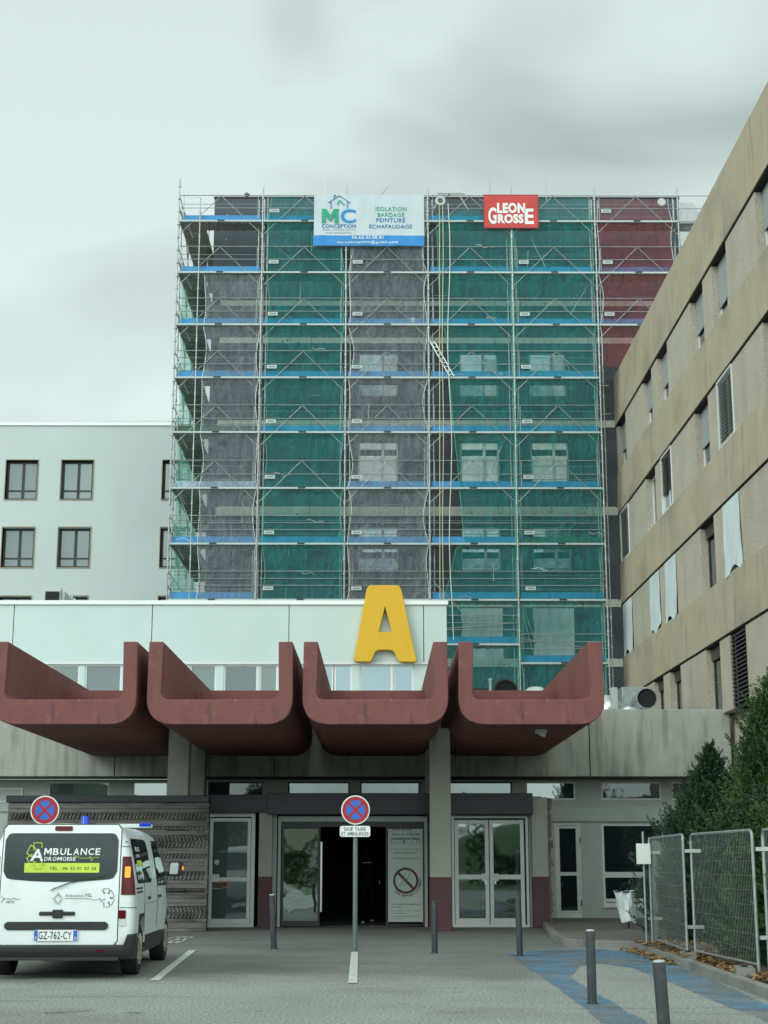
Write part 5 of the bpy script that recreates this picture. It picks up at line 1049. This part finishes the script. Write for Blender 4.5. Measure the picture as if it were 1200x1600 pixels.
# ================================================================== PERSON inside the dark entrance
def person(X,Y,lab):
    o=thing('person',lab,'person',(X,Y,.02))
    J={'pel':(0,0,.95,.15),'waist':(0,0,1.1,.14),'chest':(0,.0,1.35,.16),'neckb':(0,.0,1.5,.075),'neck':(0,-.01,1.56,.055),'head':(0,-.02,1.66,.095),'crown':(0,-.01,1.75,.07),
       'hl':(-.1,0,.9,.095),'kl':(-.11,-.08,.5,.062),'al':(-.11,.03,.1,.042),'tl':(-.11,-.13,.04,.035),'hr':(.1,0,.9,.095),'kr':(.12,-.1,.52,.062),'ar':(.12,.2,.2,.042),'tr':(.12,.1,.06,.035),
       'sl':(-.19,0,1.43,.065),'el':(-.26,.03,1.15,.045),'wl':(-.25,-.08,.9,.03),'pl':(-.25,-.12,.83,.028),'sr':(.19,0,1.43,.065),'er':(.26,.05,1.15,.045),'wr':(.25,0,.9,.03),'pr':(.25,-.02,.83,.028)}
    E_=[('pel','waist'),('waist','chest'),('chest','neckb'),('neckb','neck'),('neck','head'),('head','crown'),('pel','hl'),('hl','kl'),('kl','al'),('al','tl'),('pel','hr'),('hr','kr'),('kr','ar'),('ar','tr'),('chest','sl'),('sl','el'),('el','wl'),('wl','pl'),('chest','sr'),('sr','er'),('er','wr'),('wr','pr')]
    for sd,base in (('l',-1),('r',1)):
        p_=J['p'+sd]
        for k in range(4): J[f'f{sd}{k}']=(p_[0]+(k-1.5)*.014*base,p_[1]-.02+(.0),p_[2]-.07-.01*(k in(1,2)),.0085); E_.append(('p'+sd,f'f{sd}{k}'))
        J['t'+sd+'h']=(p_[0]-.03*base,p_[1]-.035,p_[2]-.03,.009); E_.append(('p'+sd,'t'+sd+'h'))
    ks=list(J); me=bpy.data.meshes.new('body'); me.from_pydata([J[k][:3] for k in ks],[(ks.index(a),ks.index(c)) for a,c in E_],[]); bd_=bpy.data.objects.new('body',me); COL.objects.link(bd_); bd_.parent=o
    md=bd_.modifiers.new('skin','SKIN'); 
    sk=me.skin_vertices[0].data if me.skin_vertices else None
    if sk is None:
        bm=bmesh.new(); bm.from_mesh(me); bm.verts.layers.skin.verify(); bm.to_mesh(me); bm.free(); sk=me.skin_vertices[0].data
    for i_,k in enumerate(ks): sk[i_].radius=(J[k][3],J[k][3]*(.75 if k in('pel','waist','chest') else 1)); sk[i_].use_root=(k=='pel')
    bd_.modifiers.new('s','SUBSURF').levels=1; me.materials.append(M['cloth_dark'])
    h=B(); h.lathe([(0,1.79),(.07,1.77),(.1,1.7),(.095,1.63)],16,(0,.01,.0)); h.build('hair','cloth_dark',o,local=True,smooth=True)
    b=B(); b.box(-.15,-.07,-.16,-.0,.0,.05); b.box(.08,.16,.06,.22,.03,.08); b.build('shoes','cloth_trim',o,local=True,bevel=.02)
    b=B(); b.tube((-.29,-.07,.93),(-.29,-.02,1.0),.012,5); b.tube((.3,.0,.93),(.3,.02,1.02),.012,5); b.tube((-.12,-.15,1.45),(.1,-.15,1.46),.008,5); b.build('trim_stripe','cloth_trim',o,local=True)
person(PY(574,1400,39.2).x,39.2,'person in dark clothes walking just inside the dark open entrance')

struct(B().add([(-60,-60,.01),(60,-60,.01),(60,-14,.01),(-60,-14,.01)],[(0,1,2,3)]).build('grass_verge','grass_green',recalc=False))
# ================================================================== BEHIND THE CAMERA (mirrored in the door glass)
rg=np.random.default_rng(2); nb=9000
V=rg.random((nb,3)); cx=np.where(rg.random(nb)<.5,-26+V[:,0]*22,6+V[:,0]*26); hgt=4.5+2.2*np.sin(cx*.45)+1.2*np.sin(cx*1.3); P3=np.stack([cx,-34+V[:,1]*3,V[:,2]**.8*hgt],1)
d1=rg.normal(size=(nb,3)); d1/=np.linalg.norm(d1,axis=1)[:,None]; d2=np.cross(d1,rg.normal(size=(nb,3))); d2/=np.linalg.norm(d2,axis=1)[:,None]; s_=rg.uniform(.12,.3,nb)[:,None]
Q=np.stack([P3+d1*s_,P3+d2*s_*.6,P3-d1*s_,P3-d2*s_*.6],1).reshape(-1,3)
b=B(); b.add(Q.tolist(),[(4*i,4*i+1,4*i+2,4*i+3) for i in range(nb)]); tag(b.build('far_wood','wood_leaf',recalc=False),kind='stuff')
h=thing('house','small cream house with a tiled roof across the road behind the viewer','house',(-8,-46,0)); B().box(-13,-4,-50,-44,0,5).build('wall','house_wall',h); B().prism([(-13.4,5),(-8.5,7.6),(-3.6,5)],-50.3,-43.7).build('roof','roof_tile',h)
b=B(); b.grid(40,4,lambda s,t:(-200+400*s,-160-60*t,(14+7*math.sin(s*9)+4*math.sin(s*23))*math.sin(min(1,t*1.3)*1.5))); struct(b.build('hill','hill_green',recalc=False,smooth=True))
